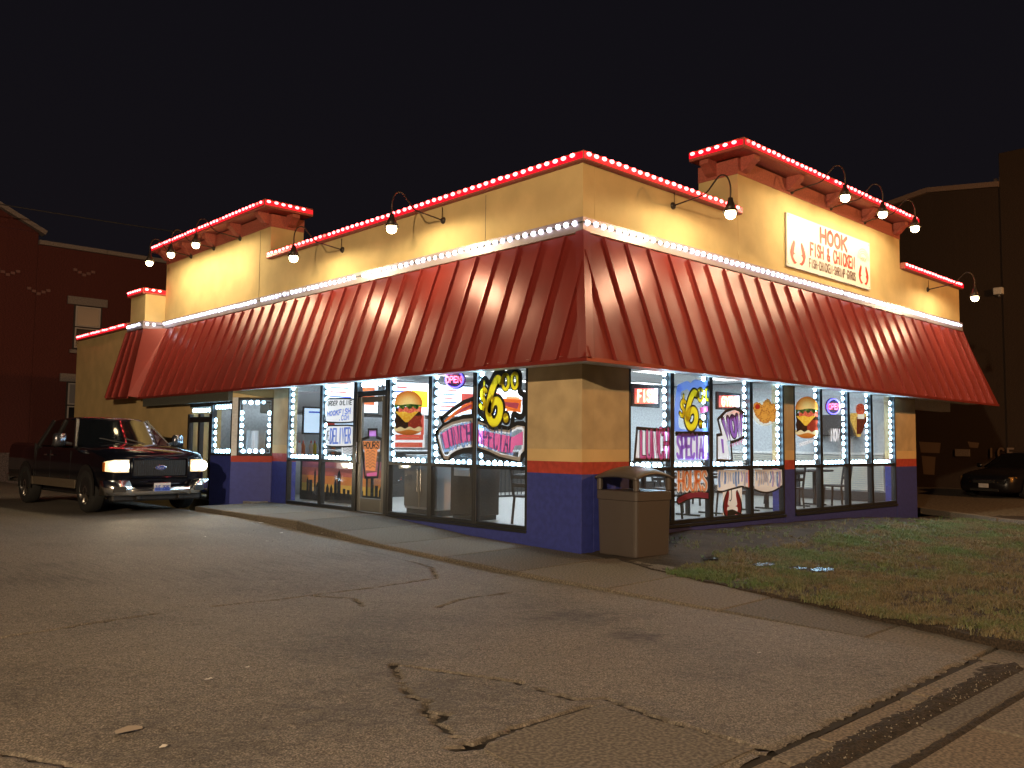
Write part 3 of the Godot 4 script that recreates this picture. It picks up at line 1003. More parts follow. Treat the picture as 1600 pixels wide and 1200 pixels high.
func all_leds():
	var rs = Vector3(0.095, 0.06, 0.03)
	var A = Vector3(-1, 0, 0)
	var B = Vector3(0, 0, 1)
	var red = Color(1.0, 0.12, 0.14)
	var g = "red LED strings along the roof edges"
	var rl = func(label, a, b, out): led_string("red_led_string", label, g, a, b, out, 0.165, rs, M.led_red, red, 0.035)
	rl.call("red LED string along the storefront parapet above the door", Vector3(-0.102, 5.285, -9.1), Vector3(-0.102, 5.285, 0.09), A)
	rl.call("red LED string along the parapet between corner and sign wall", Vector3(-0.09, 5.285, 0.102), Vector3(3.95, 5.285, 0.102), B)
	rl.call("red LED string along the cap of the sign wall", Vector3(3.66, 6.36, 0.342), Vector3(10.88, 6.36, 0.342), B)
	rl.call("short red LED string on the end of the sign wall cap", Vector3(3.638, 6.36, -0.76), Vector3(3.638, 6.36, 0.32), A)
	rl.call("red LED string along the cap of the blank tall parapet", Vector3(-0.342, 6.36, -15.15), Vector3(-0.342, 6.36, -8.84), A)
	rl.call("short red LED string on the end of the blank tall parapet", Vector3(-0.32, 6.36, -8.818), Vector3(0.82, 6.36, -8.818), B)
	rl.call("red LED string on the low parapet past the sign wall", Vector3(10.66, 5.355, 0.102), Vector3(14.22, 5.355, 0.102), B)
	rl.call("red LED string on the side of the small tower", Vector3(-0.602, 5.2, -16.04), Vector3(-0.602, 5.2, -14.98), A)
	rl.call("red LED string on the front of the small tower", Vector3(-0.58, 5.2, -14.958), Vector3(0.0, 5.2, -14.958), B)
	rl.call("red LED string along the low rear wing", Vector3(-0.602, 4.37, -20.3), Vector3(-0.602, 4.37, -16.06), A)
	var ws = Vector3(0.085, 0.075, 0.03)
	var g2 = "white LED strings over the awning"
	var white = Color(0.86, 0.9, 1.0)
	var wl = func(label, a, b, out): led_string("white_led_string", label, g2, a, b, out, 0.165, ws, M.led_white, white, 0.03)
	wl.call("white LED string over the awning on the storefront side", Vector3(-0.067, 4.32, -14.85), Vector3(-0.067, 4.32, 0.06), A)
	wl.call("white LED string over the awning below the shop sign", Vector3(-0.06, 4.32, 0.067), Vector3(14.2, 4.32, 0.067), B)
	wl.call("white LED string on the front of the small tower", Vector3(-0.56, 4.28, -14.888), Vector3(-0.08, 4.28, -14.888), B)
	wl.call("white LED string on the side of the small tower", Vector3(-0.587, 4.28, -16.04), Vector3(-0.587, 4.28, -14.9), A)
	# strips inside the window glass
	var cs = Vector3(0.094, 0.092, 0.03)
	var cool = Color(0.72, 0.9, 1.0)
	var g3 = "white LED strips framing the windows"
	var up = func(label, p, y1, out): led_string("window_led_strip", label, g3, p + Vector3.UP * 0.99, p + Vector3.UP * y1, out, 0.128, cs, M.led_cool, cool, 0.32)
	var row = func(label, a, b, out): led_string("window_led_strip", label, g3, a, b, out, 0.138, cs, M.led_cool, cool, 0.32)
	var xi = 0.075
	var names_a = ["pane of the yellow price painting", "pane of the oval open sign by the door", "burger poster pane", "", "pane of the two rounded white signs", "end pane beside the pickup bay"]
	for i in 6:
		var z0 = AZ[i]
		var z1 = AZ[i + 1]
		if i == 3:
			row.call("white LED strip across the transom over the door", Vector3(xi, 2.3, z1 + 0.1), Vector3(xi, 2.3, z0 - 0.1), A)
			continue
		up.call("upright white LED strip in the " + names_a[i], Vector3(xi, 0, z1 + 0.1), 2.44, A)
		row.call("white LED strip along the rail of the " + names_a[i], Vector3(xi, 0.935, z1 + 0.06), Vector3(xi, 0.935, z0 - 0.06), A)
	var names_b = ["pane of the red fish sign", "pane of the blue backed price", "pane of the painted wow", "fried chicken pane", "burger pane of the far window group", "far open sign pane", "wrap picture pane", "last bare pane"]
	for gi in 2:
		var r = [BX1, BX2][gi]
		for i in 4:
			var nm = names_b[gi * 4 + i]
			up.call("upright white LED strip in the " + nm, Vector3(r[i + 1] - 0.13, 0, -xi), 2.44, B)
			row.call("white LED strip along the rail of the " + nm, Vector3(r[i] + 0.06, 0.935, -xi), Vector3(r[i + 1] - 0.06, 0.935, -xi), B)
	# pickup bay
	var s = Basis(Vector3.UP, deg_to_rad(-45.0))
	var o0 = Vector3(0, 0, -8.81)
	var S = s * Vector3(0, 0, 1)
	var pt = func(x, y): return o0 + s * Vector3(x, y, -0.075)
	row.call("white LED strip along the foot of the slanted bay window", pt.call(-0.71, 1.03), pt.call(-0.07, 1.03), S)
	row.call("white LED strip along the head of the slanted bay window", pt.call(-0.71, 2.07), pt.call(-0.07, 2.07), S)
	row.call("white LED strip up the truck side of the slanted bay window", pt.call(-0.69, 1.09), pt.call(-0.69, 2.02), S)
	row.call("white LED strip up the storefront side of the slanted bay window", pt.call(-0.09, 1.09), pt.call(-0.09, 2.02), S)
	row.call("white LED strip along the foot of the bay side window", Vector3(-0.55, 1.02, -10.38), Vector3(-0.55, 1.02, -9.52), A)
	row.call("white LED strip along the head of the bay side window", Vector3(-0.55, 1.98, -10.38), Vector3(-0.55, 1.98, -9.52), A)
	row.call("white LED strip up the edge of the bay side window", Vector3(-0.55, 1.08, -10.34), Vector3(-0.55, 1.93, -10.34), A)
	row.call("white LED strip across the transom of the bay door", Vector3(-0.55, 1.93, -11.6), Vector3(-0.55, 1.93, -10.6), A)

# ------------------------------------------------------------------ gooseneck lamps
func gooseneck(plate: Vector3, out: Vector3, label: String, group: String):
	var o = thing("gooseneck_lamp", label, "wall lamp", plate, group)
	var pl = tool(true)
	lathe(pl, [Vector2(0, 0.045), Vector2(0.03, 0.045), Vector2(0.055, 0.02), Vector2(0.06, 0.0)], Vector3.ZERO, out, 14)
	part(o, "wall_plate", done(pl), M.lamp_metal)
	var arm = tool(true)
	var pts = []
	for q in smooth_line([Vector2(0.02, 0), Vector2(0.35, 0.035), Vector2(0.6, 0.07), Vector2(0.74, 0.19), Vector2(0.86, 0.29), Vector2(0.98, 0.25), Vector2(1.04, 0.1), Vector2(1.04, -0.1)], 5):
		pts.append(out * q.x + Vector3.UP * q.y)
	tube(arm, pts, 0.013, 8)
	part(o, "arm", done(arm), M.lamp_metal)
	var st2 = tool(true)
	tube(st2, [out * 0.03, out * 0.03 + Vector3.UP * 0.22], 0.006, 6)
	part(o, "conduit", done(st2), M.lamp_metal)
	var sh = tool(true)
	var c = out * 1.04 + Vector3.UP * -0.1
	lathe(sh, [Vector2(0.0, 0.02), Vector2(0.035, 0.015), Vector2(0.045, -0.04), Vector2(0.065, -0.09), Vector2(0.115, -0.2), Vector2(0.108, -0.2), Vector2(0.06, -0.09), Vector2(0.0, -0.05)], c, Vector3.UP, 18)
	part(o, "shade", done(sh), M.lamp_metal)
	var bl = tool(true)
	lathe(bl, [Vector2(0.0, -0.085), Vector2(0.04, -0.1), Vector2(0.07, -0.17), Vector2(0.082, -0.23), Vector2(0.07, -0.275), Vector2(0.035, -0.3), Vector2(0.0, -0.305)], c, Vector3.UP, 16)
	part(o, "bulb", done(bl), M.bulb)
	var l = SpotLight3D.new()
	l.name = "bulb_light"
	l.light_color = Color(1.0, 0.92, 0.74)
	l.light_energy = 2.9
	l.light_size = 0.07
	l.spot_angle = 87.0
	l.spot_angle_attenuation = 0.25
	l.spot_range = 30.0
	l.spot_attenuation = 2.0
	l.shadow_enabled = true
	o.add_child(l)
	var aim = (-out * 0.45 + Vector3.DOWN).normalized()
	l.transform = Transform3D(Basis.looking_at(aim, out), c + Vector3.UP * -0.24)

func lamps():
	var A = Vector3(-1, 0, 0)
	var B = Vector3(0, 0, 1)
	var g = "gooseneck lamps on the restaurant parapets"
	gooseneck(Vector3(0, 4.94, -3.12), A, "gooseneck lamp on storefront parapet between door and corner post", g)
	gooseneck(Vector3(0, 4.94, -6.22), A, "gooseneck lamp on storefront parapet next to the blank tall parapet", g)
	gooseneck(Vector3(0, 5.91, -10.62), A, "gooseneck lamp on the blank tall parapet, end nearest the door", g)
	gooseneck(Vector3(0, 5.91, -12.02), A, "middle gooseneck lamp of three on the blank tall parapet", g)
	gooseneck(Vector3(0, 5.91, -13.35), A, "gooseneck lamp on the blank tall parapet, end nearest the small tower", g)
	gooseneck(Vector3(2.1, 4.99, 0), B, "gooseneck lamp between the building corner and the sign wall", g)
	gooseneck(Vector3(5.8, 6.0, 0.002), B, "gooseneck lamp over the shop sign's plain claw end", g)
	gooseneck(Vector3(7.35, 6.0, 0.002), B, "gooseneck lamp over the middle of the shop sign", g)
	gooseneck(Vector3(8.86, 6.0, 0.002), B, "gooseneck lamp over the shop sign's round emblem end", g)
	gooseneck(Vector3(12.17, 4.99, 0), B, "gooseneck lamp on the low parapet past the sign wall", g)

# ------------------------------------------------------------------ pictures on glass and on boards
# a flat patch of paint: outline in photograph pixels, given as zoomed coordinates (origin, scale)
func spot(f: Array, x: float, y: float) -> Vector3:     # f: [face, origin x, origin y, zoom, depth]
	var px = f[1] + x / f[3]
	var py = f[2] + y / f[3]
	return on_a(px, py, f[4]) if f[0] == "a" else on_b(px, py, f[4])

func front(f: Array) -> Vector3:
	return Vector3(-1, 0, 0) if f[0] == "a" else Vector3(0, 0, 1)

func patch(parent: Node, called: String, f: Array, xy: Array, lift: float, m: Material, rounded := false) -> MeshInstance3D:
	var p = []
	for i in range(0, xy.size(), 2): p.append(Vector2(xy[i], xy[i + 1]))
	if rounded:
		p.append(p[0])
		p = smooth_line(p, 5)
		p.pop_back()
	var pts = []
	for q in p: pts.append(spot(f, q.x, q.y) + front(f) * lift)
	var st = tool()
	flat_poly(st, pts, front(f))
	return part(parent, called, done(st), m)

func brush(parent: Node, called: String, f: Array, xy: Array, width: float, lift: float, m: Material, curved := true, hollow := 0.0) -> MeshInstance3D:
	var p = []
	for i in range(0, xy.size(), 2): p.append(spot(f, xy[i], xy[i + 1]) + front(f) * lift)
	if curved and p.size() > 2: p = smooth_line(p, 5)
	var st = tool()
	ribbon(st, p, width, front(f), false, hollow)
	return part(parent, called, done(st), m)

func words(parent: Node, called: String, text: String, f: Array, q: Array, width: float, lift: float, m: Material, gap := 0.3, hollow := 0.0):
	var c = []
	for i in range(0, 8, 2): c.append(spot(f, q[i], q[i + 1]))
	lettering(parent, called, text, c, width, front(f), lift, m, gap, hollow)

func oval(cx: float, cy: float, rx: float, ry: float, n := 24) -> Array:
	var r = []
	for k in n:
		r.append(cx + cos(TAU * k / n) * rx)
		r.append(cy + sin(TAU * k / n) * ry)
	return r

func loop(xy: Array) -> Array:
	return xy + [xy[0], xy[1]]

func picture(kind: String) -> ImageTexture:    # printed food pictures with a cut-out edge
	var w = 150
	var h = 220
	var im = Image.create(w, h, false, Image.FORMAT_RGBA8)
	var n1 = noise(0.06, FastNoiseLite.TYPE_SIMPLEX_SMOOTH, 4, 3)
	var n2 = noise(0.13, FastNoiseLite.TYPE_CELLULAR, 2, 8)
	for j in h:
		for i in w:
			var u = (i + 0.5) / w
			var v = (j + 0.5) / h
			var a = n1.get_noise_2d(i, j)
			var b = n2.get_noise_2d(i, j)
			var c = Color(0, 0, 0, 0)
			if kind == "burger":
				var du = (u - 0.5) / 0.47
				if v > 0.79 + 0.02 * a and Vector2(du * 0.98, (v - 0.84) / 0.15).length() < 1.0 or (v > 0.8 and v < 0.9 and absf(du) < 0.97):
					c = Color(0.96, 0.86, 0.66) if v < 0.885 + 0.02 * sin(u * 9.0) else Color(0.86, 0.52, 0.2).lerp(Color(0.7, 0.36, 0.12), clampf((v - 0.88) * 8.0, 0.0, 1.0))
				if v > 0.4 and v < 0.82 + 0.02 * sin(u * 20.0) and absf(du + 0.04 * sin(v * 30.0)) < 0.94:
					c = Color(0.2, 0.1, 0.06).lerp(Color(0.36, 0.18, 0.1), clampf(0.5 + a + b * 0.5, 0.0, 1.0))
					if u > 0.5 and v > 0.56: c = Color(0.62, 0.2, 0.13).lerp(Color(0.85, 0.45, 0.3), clampf(0.45 + b * 0.9 + a * 0.6, 0.0, 1.0))
					if v < 0.7 and v > 0.47 and v - 0.47 < 0.26 * (1.0 - absf(u - 0.45) / 0.4): c = Color(0.95, 0.68, 0.16).lerp(Color(0.98, 0.8, 0.35), clampf(0.5 + a, 0.0, 1.0))
				if v > 0.36 and v < 0.48 + 0.015 * sin(u * 14.0) and du > -0.7 and du < 0.95: c = Color(0.84, 0.3, 0.22).lerp(Color(0.95, 0.55, 0.42), clampf(0.4 + a, 0.0, 1.0))
				if v > 0.27 + 0.03 * a and v < 0.385 + 0.035 * sin(u * 26.0 + 2.0 * a) and absf(du) < 0.96: c = Color(0.12, 0.2, 0.06).lerp(Color(0.42, 0.5, 0.2), clampf(0.4 + a * 1.6, 0.0, 1.0))
				if v < 0.31 + 0.012 * sin(u * 8.0) and Vector2(du, (v - 0.3) / 0.29).length() < 1.0:
					var e = Vector2(du + 0.0, (v - 0.32) / 0.29).length()
					c = Color(0.97, 0.8, 0.5).lerp(Color(0.82, 0.42, 0.12), clampf(e * e * 1.05 - 0.1 + a * 0.08, 0.0, 1.0))
			elif kind == "chicken":
				if Vector2((u - 0.5) / 0.49, (v - 0.55) / 0.44).length() < 1.0 and v > 0.15 * absf(sin(u * 5.0)): c = Color(0.92, 0.91, 0.87)
				for q in [[0.28, 0.5, 0.2, 0.36, 0.5], [0.55, 0.42, 0.2, 0.36, -0.2], [0.72, 0.52, 0.2, 0.34, -0.5], [0.5, 0.68, 0.26, 0.22, 0.2], [0.8, 0.66, 0.14, 0.2, 0.0]]:
					var r = Vector2(u - q[0], v - q[1]).rotated(q[4])
					var e = Vector2(r.x / q[2], r.y / q[3]).length()
					if e < 1.0 + 0.15 * a: c = Color(0.9, 0.62, 0.26).lerp(Color(0.55, 0.22, 0.06), clampf(e * 0.7 + b * 0.5 + a * 0.7 - 0.1, 0.0, 1.0))
				if c.a > 0.5 and Vector2((u - 0.2) / 0.1, (v - 0.33) / 0.09).length() < 1.0: c = Color(0.72, 0.16, 0.1)
			else:
				var cone = absf(u - 0.52) < 0.48 * (1.0 - maxf(v - 0.5, 0.0) * 1.7)
				if v > 0.28 and v < 0.98 and cone: c = Color(0.93, 0.8, 0.45).lerp(Color(0.8, 0.58, 0.25), clampf(0.4 + a, 0.0, 1.0))
				if v > 0.4 and v < 0.9 and u > 0.4 and cone: c = Color(0.4, 0.16, 0.1).lerp(Color(0.66, 0.34, 0.22), clampf(0.45 + b + a, 0.0, 1.0))
				if v > 0.28 and v < 0.46 and u > 0.45 and u < 0.85: c = Color(0.94, 0.92, 0.84)
				if v < 0.32 and Vector2((u - 0.62) / 0.26, (v - 0.17) / 0.18).length() < 1.0: c = Color(0.82, 0.22, 0.14).lerp(Color(0.95, 0.6, 0.4), clampf(0.3 + a, 0.0, 1.0))
			if c.a > 0.5:
				c.r = clampf(c.r + 0.05 * b, 0, 1)
			im.set_pixel(i, j, c)
	return ImageTexture.create_from_image(im)

func print_sheet(parent: Node, called: String, f: Array, x0: float, y0: float, x1: float, y1: float, lift: float, tex: Texture2D) -> MeshInstance3D:
	var p = [spot(f, x0, y1), spot(f, x1, y1), spot(f, x1, y0), spot(f, x0, y0)]
	var uv = [Vector2(0, 1), Vector2(1, 1), Vector2(1, 0), Vector2(0, 0)]
	var st = tool()
	for k in [0, 2, 1, 0, 3, 2]:
		st.set_uv(uv[k])
		st.add_vertex(p[k] + front(f) * lift)
	var m = mat(Color(1, 1, 1), 0.5)
	m.albedo_texture = tex
	m.transparency = BaseMaterial3D.TRANSPARENCY_ALPHA_SCISSOR
	m.alpha_scissor_threshold = 0.5
	m.backlight_enabled = true
	m.backlight = Color(1, 1, 1)
	return part(parent, called, done(st), m)

func six_price(o: Node, f: Array, dx: float, dy: float, s: float, w: float, lift: float, m: Material, core := 0.0):   # the hand painted $6.00
	var big = [0, 150, -40, 130, -95, 240, -140, 420, -150, 560, -110, 660, -60, 670, -10, 590, 0, 470, -40, 400, -100, 430, -125, 510]
	var zero = [0, 0, -28, 30, -36, 100, -22, 170, 8, 185, 34, 140, 38, 70, 25, 15, 0, 0]
	var dollar = [40, 90, 10, 60, -20, 110, -10, 170, 20, 210, 20, 270, -15, 300, -40, 260]
	var mv = func(a, ox, oy, k):
		var r = []
		for i in range(0, a.size(), 2):
			r.append(dx + (ox + a[i] * k) * s)
			r.append(dy + (oy + a[i + 1] * k) * s)
		return r
	brush(o, "figure", f, mv.call(big, 290, 40, 1.0), w * 1.75, lift, m, true, w * 1.75 * core)
	brush(o, "figure", f, mv.call(zero, 355, 110, 1.0), w * 0.75, lift + 0.0004, m, true, w * 0.75 * core)
	brush(o, "figure", f, mv.call(zero, 470, 95, 1.0), w * 0.75, lift + 0.0004, m, true, w * 0.75 * core)
	brush(o, "figure", f, mv.call(dollar, 75, 230, 1.0), w * 0.85, lift + 0.0008, m, true, w * 0.85 * core)
	brush(o, "figure", f, mv.call([30, 30, 20, 380], 60, 170, 1.0), w * 0.6, lift + 0.0012, m, false, w * 0.6 * core)
	brush(o, "figure", f, mv.call([358, 640, 362, 670], 0, 0, 1.0), w * 1.5, lift + 0.0004, m, false, w * 1.5 * core)

func window_art():
	# storefront: LUNCH Special 6.00 over two panes
	var g = ["a", 670.0, 570.0, 8.0, 0.03]
	var o = thing("painted_window_sign", "hand painted LUNCH Special banner with yellow price on two storefront panes", "window sign", Vector3.ZERO)
	brush(o, "swoosh_outline", g, loop([160, 670, 300, 555, 430, 470, 552, 425, 552, 640, 430, 650, 300, 700, 195, 760]), 0.07, 0.001, M.p_black, false)
	patch(o, "swoosh", g, [190, 700, 330, 580, 440, 505, 552, 455, 552, 545, 400, 600, 300, 650, 205, 720], 0.002, M.p_orange)
	patch(o, "swoosh_core", g, [300, 640, 420, 545, 535, 490, 535, 530, 400, 590], 0.003, M.p_purple)
	brush(o, "banner_outline", g, loop([100, 850, 180, 770, 300, 710, 430, 680, 552, 672, 552, 1060, 430, 1070, 330, 1110, 250, 1170, 185, 1170, 150, 1080, 105, 930]), 0.085, 0.004, M.p_black, false)
	brush(o, "banner", g, loop([120, 860, 190, 790, 300, 735, 430, 700, 552, 690, 552, 1005, 430, 1020, 330, 1060, 270, 1100, 235, 1165, 200, 1150, 160, 1050]), 0.055, 0.005, M.p_white, false)
	patch(o, "banner_fill", g, [150, 870, 300, 775, 552, 725, 552, 950, 380, 985, 205, 1050], 0.006, M.p_pink)
	words(o, "letters", "LUNCH", g, [195, 1080, 545, 985, 540, 705, 145, 850], 0.042, 0.007, M.p_slate, 0.36)
	brush(o, "price_outline", g, loop([612, 430, 640, 260, 700, 170, 760, 230, 830, 110, 900, 75, 960, 110, 1040, 85, 1110, 85, 1145, 140, 1135, 320, 1160, 360, 1195, 400, 1190, 600, 1140, 650, 1060, 620, 1045, 720, 1010, 800, 880, 790, 800, 790, 720, 740, 690, 650, 640, 600, 612, 520]), 0.09, 0.001, M.p_black, true)
	patch(o, "bar", g, [930, 420, 1165, 430, 1150, 600, 950, 545], 0.002, M.p_orange)
	patch(o, "bar_core", g, [945, 465, 1130, 480, 1110, 550, 955, 510], 0.003, M.p_purple)
	six_price(o, g, 610, 10, 1.0, 0.125, 0.008, M.p_black, 0.52)
	six_price(o, g, 610, 10, 1.0, 0.075, 0.012, M.p_yellow)
	brush(o, "banner_outline", g, loop([607, 700, 700, 740, 800, 800, 900, 780, 1000, 810, 1100, 740, 1180, 735, 1218, 780, 1215, 1040, 1190, 1110, 1145, 1190, 1040, 1180, 900, 1150, 760, 1090, 607, 1040]), 0.085, 0.004, M.p_black, false)
	brush(o, "banner", g, loop([607, 720, 700, 760, 820, 820, 1000, 840, 1110, 780, 1185, 790, 1180, 1060, 1140, 1100, 1130, 1180, 1000, 1150, 880, 1120, 760, 1060, 607, 1010]), 0.055, 0.005, M.p_white, false)
	patch(o, "banner_fill", g, [607, 800, 800, 850, 1060, 900, 1180, 830, 1180, 1000, 1080, 1010, 1040, 1110, 900, 1085, 607, 980], 0.006, M.p_pink)
	words(o, "letters", "SPECIAL", g, [615, 1010, 1065, 1115, 1090, 820, 615, 755], 0.036, 0.007, M.p_slate, 0.36)
	# burger poster
	g = ["a", 600.0, 580.0, 8.57, 0.03]
	var burger = picture("burger")
	o = thing("burger_poster", "tall burger poster on pale sheet with red bars, pane next to door", "poster")
	patch(o, "sheet", g, [135, 560, 545, 560, 545, 1025, 135, 1025], 0.001, M.p_white)
	patch(o, "bar", g, [150, 850, 525, 850, 525, 920, 150, 920], 0.002, M.p_coral)
	patch(o, "bar", g, [150, 955, 515, 955, 515, 1018, 150, 1018], 0.002, M.p_coral)
	patch(o, "bar", g, [495, 590, 535, 590, 535, 850, 495, 850], 0.002, M.p_coral)
	for y in [880, 972, 996]: patch(o, "print_line", g, [190, y, 470, y, 470, y + 9, 190, y + 9], 0.003, M.p_cream)
	print_sheet(o, "burger_print", g, 130, 255, 528, 862, 0.004, burger)
	# rounded signs by the door
	g = ["a", 500.0, 610.0, 10.9, 0.03]
	for k in 2:
		var y0 = [148, 605][k]
		var y1 = [535, 945][k]
		o = thing("painted_window_sign", ["rounded white ORDER ONLINE sign in the pane left of the door", "rounded white DELIVER sign below the order online sign"][k], "window sign")
		var rr = func(e): return [150 - e, y0 - e, 530 + e, y0 - e, 585 + e, y0 + 60, 585 + e, y1 - 70, 530 + e, y1 + e, 150 - e, y1 + e, 98 - e, y1 - 70, 98 - e, y0 + 70]
		brush(o, "border", g, loop(rr.call(6)), 0.03, 0.003, M.p_black)
		patch(o, "sheet", g, rr.call(0), 0.002, M.p_white, true)
		if k == 0:
			words(o, "letters", "ORDER ONLINE", g, [125, 258, 545, 240, 548, 170, 140, 188], 0.018, 0.003, M.p_black)
			words(o, "letters", "HOOKFISH", g, [115, 435, 525, 392, 528, 300, 125, 370], 0.026, 0.003, M.p_blue)
			words(o, "letters", ".COM", g, [310, 508, 500, 497, 500, 420, 320, 430], 0.022, 0.003, M.p_blue)
		else:
			words(o, "letters", "DELIVER", g, [165, 900, 525, 890, 530, 640, 175, 660], 0.038, 0.003, M.p_blue, 0.28)
			words(o, "letters", "WE", g, [100, 850, 165, 850, 165, 690, 100, 700], 0.016, 0.003, M.p_black)
	o = thing("notice_sheet", "small pale notice with dark scribble at the foot of the door side pane", "notice")
	patch(o, "sheet", g, [365, 960, 570, 950, 570, 1100, 375, 1110], 0.001, M.p_white)
	for k in 5: brush(o, "scribble", g, [390, 985 + k * 26, 430, 970 + k * 26, 470, 988 + k * 26, 510, 968 + k * 26, 550, 980 + k * 26], 0.012, 0.002, M.p_black)
	# hours on the door
	g = ["a", 550.0, 660.0, 9.23, 0.028]
	o = thing("painted_window_sign", "orange drink cup with HOURS painted on the entrance door glass", "window sign")
	brush(o, "cup_outline", g, loop([130, 250, 240, 215, 240, 105, 358, 105, 358, 215, 425, 240, 420, 385, 395, 560, 370, 785, 190, 795, 165, 560, 145, 390]), 0.05, 0.001, M.p_black, false)
	patch(o, "cup_lid", g, [248, 112, 350, 112, 350, 200, 248, 200], 0.002, M.p_purple)
	patch(o, "cup", g, [158, 268, 402, 270, 396, 380, 370, 395, 335, 700, 198, 690, 180, 395, 162, 380], 0.002, M.p_orange2)
	patch(o, "cup_base", g, [215, 735, 360, 715, 358, 775, 215, 778], 0.002, M.p_pink)
	words(o, "letters", "HOURS", g, [168, 378, 390, 374, 395, 282, 165, 288], 0.026, 0.003, M.p_black)
	for k in 6: brush(o, "scribble", g, [205, 425 + k * 44, 235, 405 + k * 44, 262, 440 + k * 44, 295, 405 + k * 44, 335, 430 + k * 44], 0.011, 0.003, M.p_black)
	# lawn side: LUNCH Specials 6.00
	g = ["b", 980.0, 570.0, 7.057, -0.03]
	o = thing("painted_window_sign", "pink and purple LUNCH painted on the pane under the fish sign", "window sign")
	brush(o, "outline", g, loop([108, 698, 472, 728, 474, 1050, 82, 1042]), 0.05, 0.001, M.p_black, false)
	patch(o, "fill", g, [122, 735, 466, 745, 466, 1036, 90, 1030], 0.002, M.p_white)
	words(o, "letter_outline", "LUNCH", g, [140, 1020, 462, 1028, 458, 705, 140, 735], 0.075, 0.003, M.p_black, 0.3, 0.045)
	words(o, "letters", "LUNCH", g, [140, 1020, 462, 1028, 458, 705, 140, 735], 0.05, 0.0065, M.p_rose, 0.3)
	o = thing("painted_window_sign", "yellow price on blue cloud with purple SPECIALS below", "window sign")
	brush(o, "cloud", g, loop([575, 260, 660, 225, 700, 250, 750, 210, 840, 225, 905, 265, 905, 690, 830, 735, 560, 735, 555, 420]), 0.13, 0.001, M.p_sky)
	six_price(o, g, 555, 190, 0.7, 0.095, 0.003, M.p_black, 0.6)
	six_price(o, g, 555, 190, 0.7, 0.062, 0.007, M.p_yellow)
	patch(o, "bar", g, [800, 470, 905, 455, 905, 510, 805, 535], 0.003, M.p_rose)
	patch(o, "sheet", g, [538, 765, 932, 765, 932, 1036, 538, 1036], 0.001, M.p_white)
	brush(o, "outline", g, loop([538, 752, 932, 752, 932, 766, 538, 766]), 0.05, 0.0015, M.p_black, false)
	words(o, "letters", "SPECIALS", g, [545, 1026, 930, 1026, 930, 775, 545, 780], 0.06, 0.003, M.p_violet, 0.26)
	g = ["b", 1110.0, 580.0, 7.5, -0.03]
	o = thing("painted_window_sign", "purple WOW on a white splash under the gyro sign", "window sign")
	brush(o, "outline", g, loop([85, 565, 180, 470, 285, 432, 400, 490, 392, 770, 330, 805, 240, 835, 255, 1050, 78, 1045, 78, 750, 130, 740]), 0.05, 0.001, M.p_black, false)
	patch(o, "fill", g, [108, 572, 190, 488, 288, 455, 382, 502, 380, 755, 275, 800, 190, 815, 232, 1040, 84, 1032, 84, 765, 140, 760], 0.002, M.p_white)
	words(o, "letter_outline", "WOW", g, [178, 778, 378, 742, 372, 505, 130, 570], 0.11, 0.003, M.p_black, 0.3, 0.066)
	words(o, "letters", "WOW", g, [178, 778, 378, 742, 372, 505, 130, 570], 0.075, 0.0065, M.p_violet, 0.3)
	patch(o, "drip", g, [120, 790, 150, 800, 160, 960, 140, 960], 0.003, M.p_violet)
	for k in 5: brush(o, "scratch", g, [225 + k * 32, 880 - k * 12, 245 + k * 32, 845 - k * 12, 238 + k * 32, 895 - k * 12], 0.016, 0.002, M.p_rose, false)
	o = thing("food_picture", "cut-out picture of fried chicken on a plate on the glass", "picture")
	print_sheet(o, "chicken_print", g, 492, 305, 785, 645, 0.001, picture("chicken"))
	g = ["b", 1230.0, 590.0, 8.0, -0.03]
	o = thing("food_picture", "cut-out burger picture on the far window group", "picture")
	print_sheet(o, "burger_print", g, 92, 232, 395, 765, 0.002, burger)
	words(o, "letters", "CHEESEBURGER", g, [150, 860, 330, 800, 330, 770, 150, 825], 0.014, 0.003, M.p_white, 0.25)
	o = thing("painted_window_sign", "small white NOW lettered below the far open sign", "window sign")
	words(o, "letters", "NOW", g, [545, 785, 655, 785, 655, 650, 545, 650], 0.05, 0.001, M.p_white, 0.25)
	o = thing("food_picture", "cut-out picture of a filled wrap on the glass", "picture")
	print_sheet(o, "wrap_print", g, 780, 325, 995, 750, 0.001, picture("wrap"))
	# lower panes
	g = ["b", 1040.0, 690.0, 8.0, -0.03]
	o = thing("painted_window_sign", "HOURS in orange letters over a pink arc on a low pane", "window sign")
	words(o, "letter_edge", "HOURS", g, [150, 605, 520, 605, 515, 375, 150, 378], 0.085, 0.002, M.p_cream, 0.28, 0.045)
	words(o, "letters", "HOURS", g, [150, 605, 520, 605, 515, 375, 150, 378], 0.04, 0.0055, M.p_orange2, 0.28)
	brush(o, "zigzag", g, [560, 375, 585, 400, 550, 430, 585, 460, 550, 490, 585, 520, 550, 555, 585, 585, 555, 605], 0.03, 0.002, M.p_cream, false)
	brush(o, "arc", g, [165, 740, 260, 690, 380, 662, 545, 678], 0.13, 0.001, M.p_black)
	brush(o, "arc", g, [170, 735, 260, 690, 380, 662, 540, 678], 0.09, 0.002, M.p_pink)
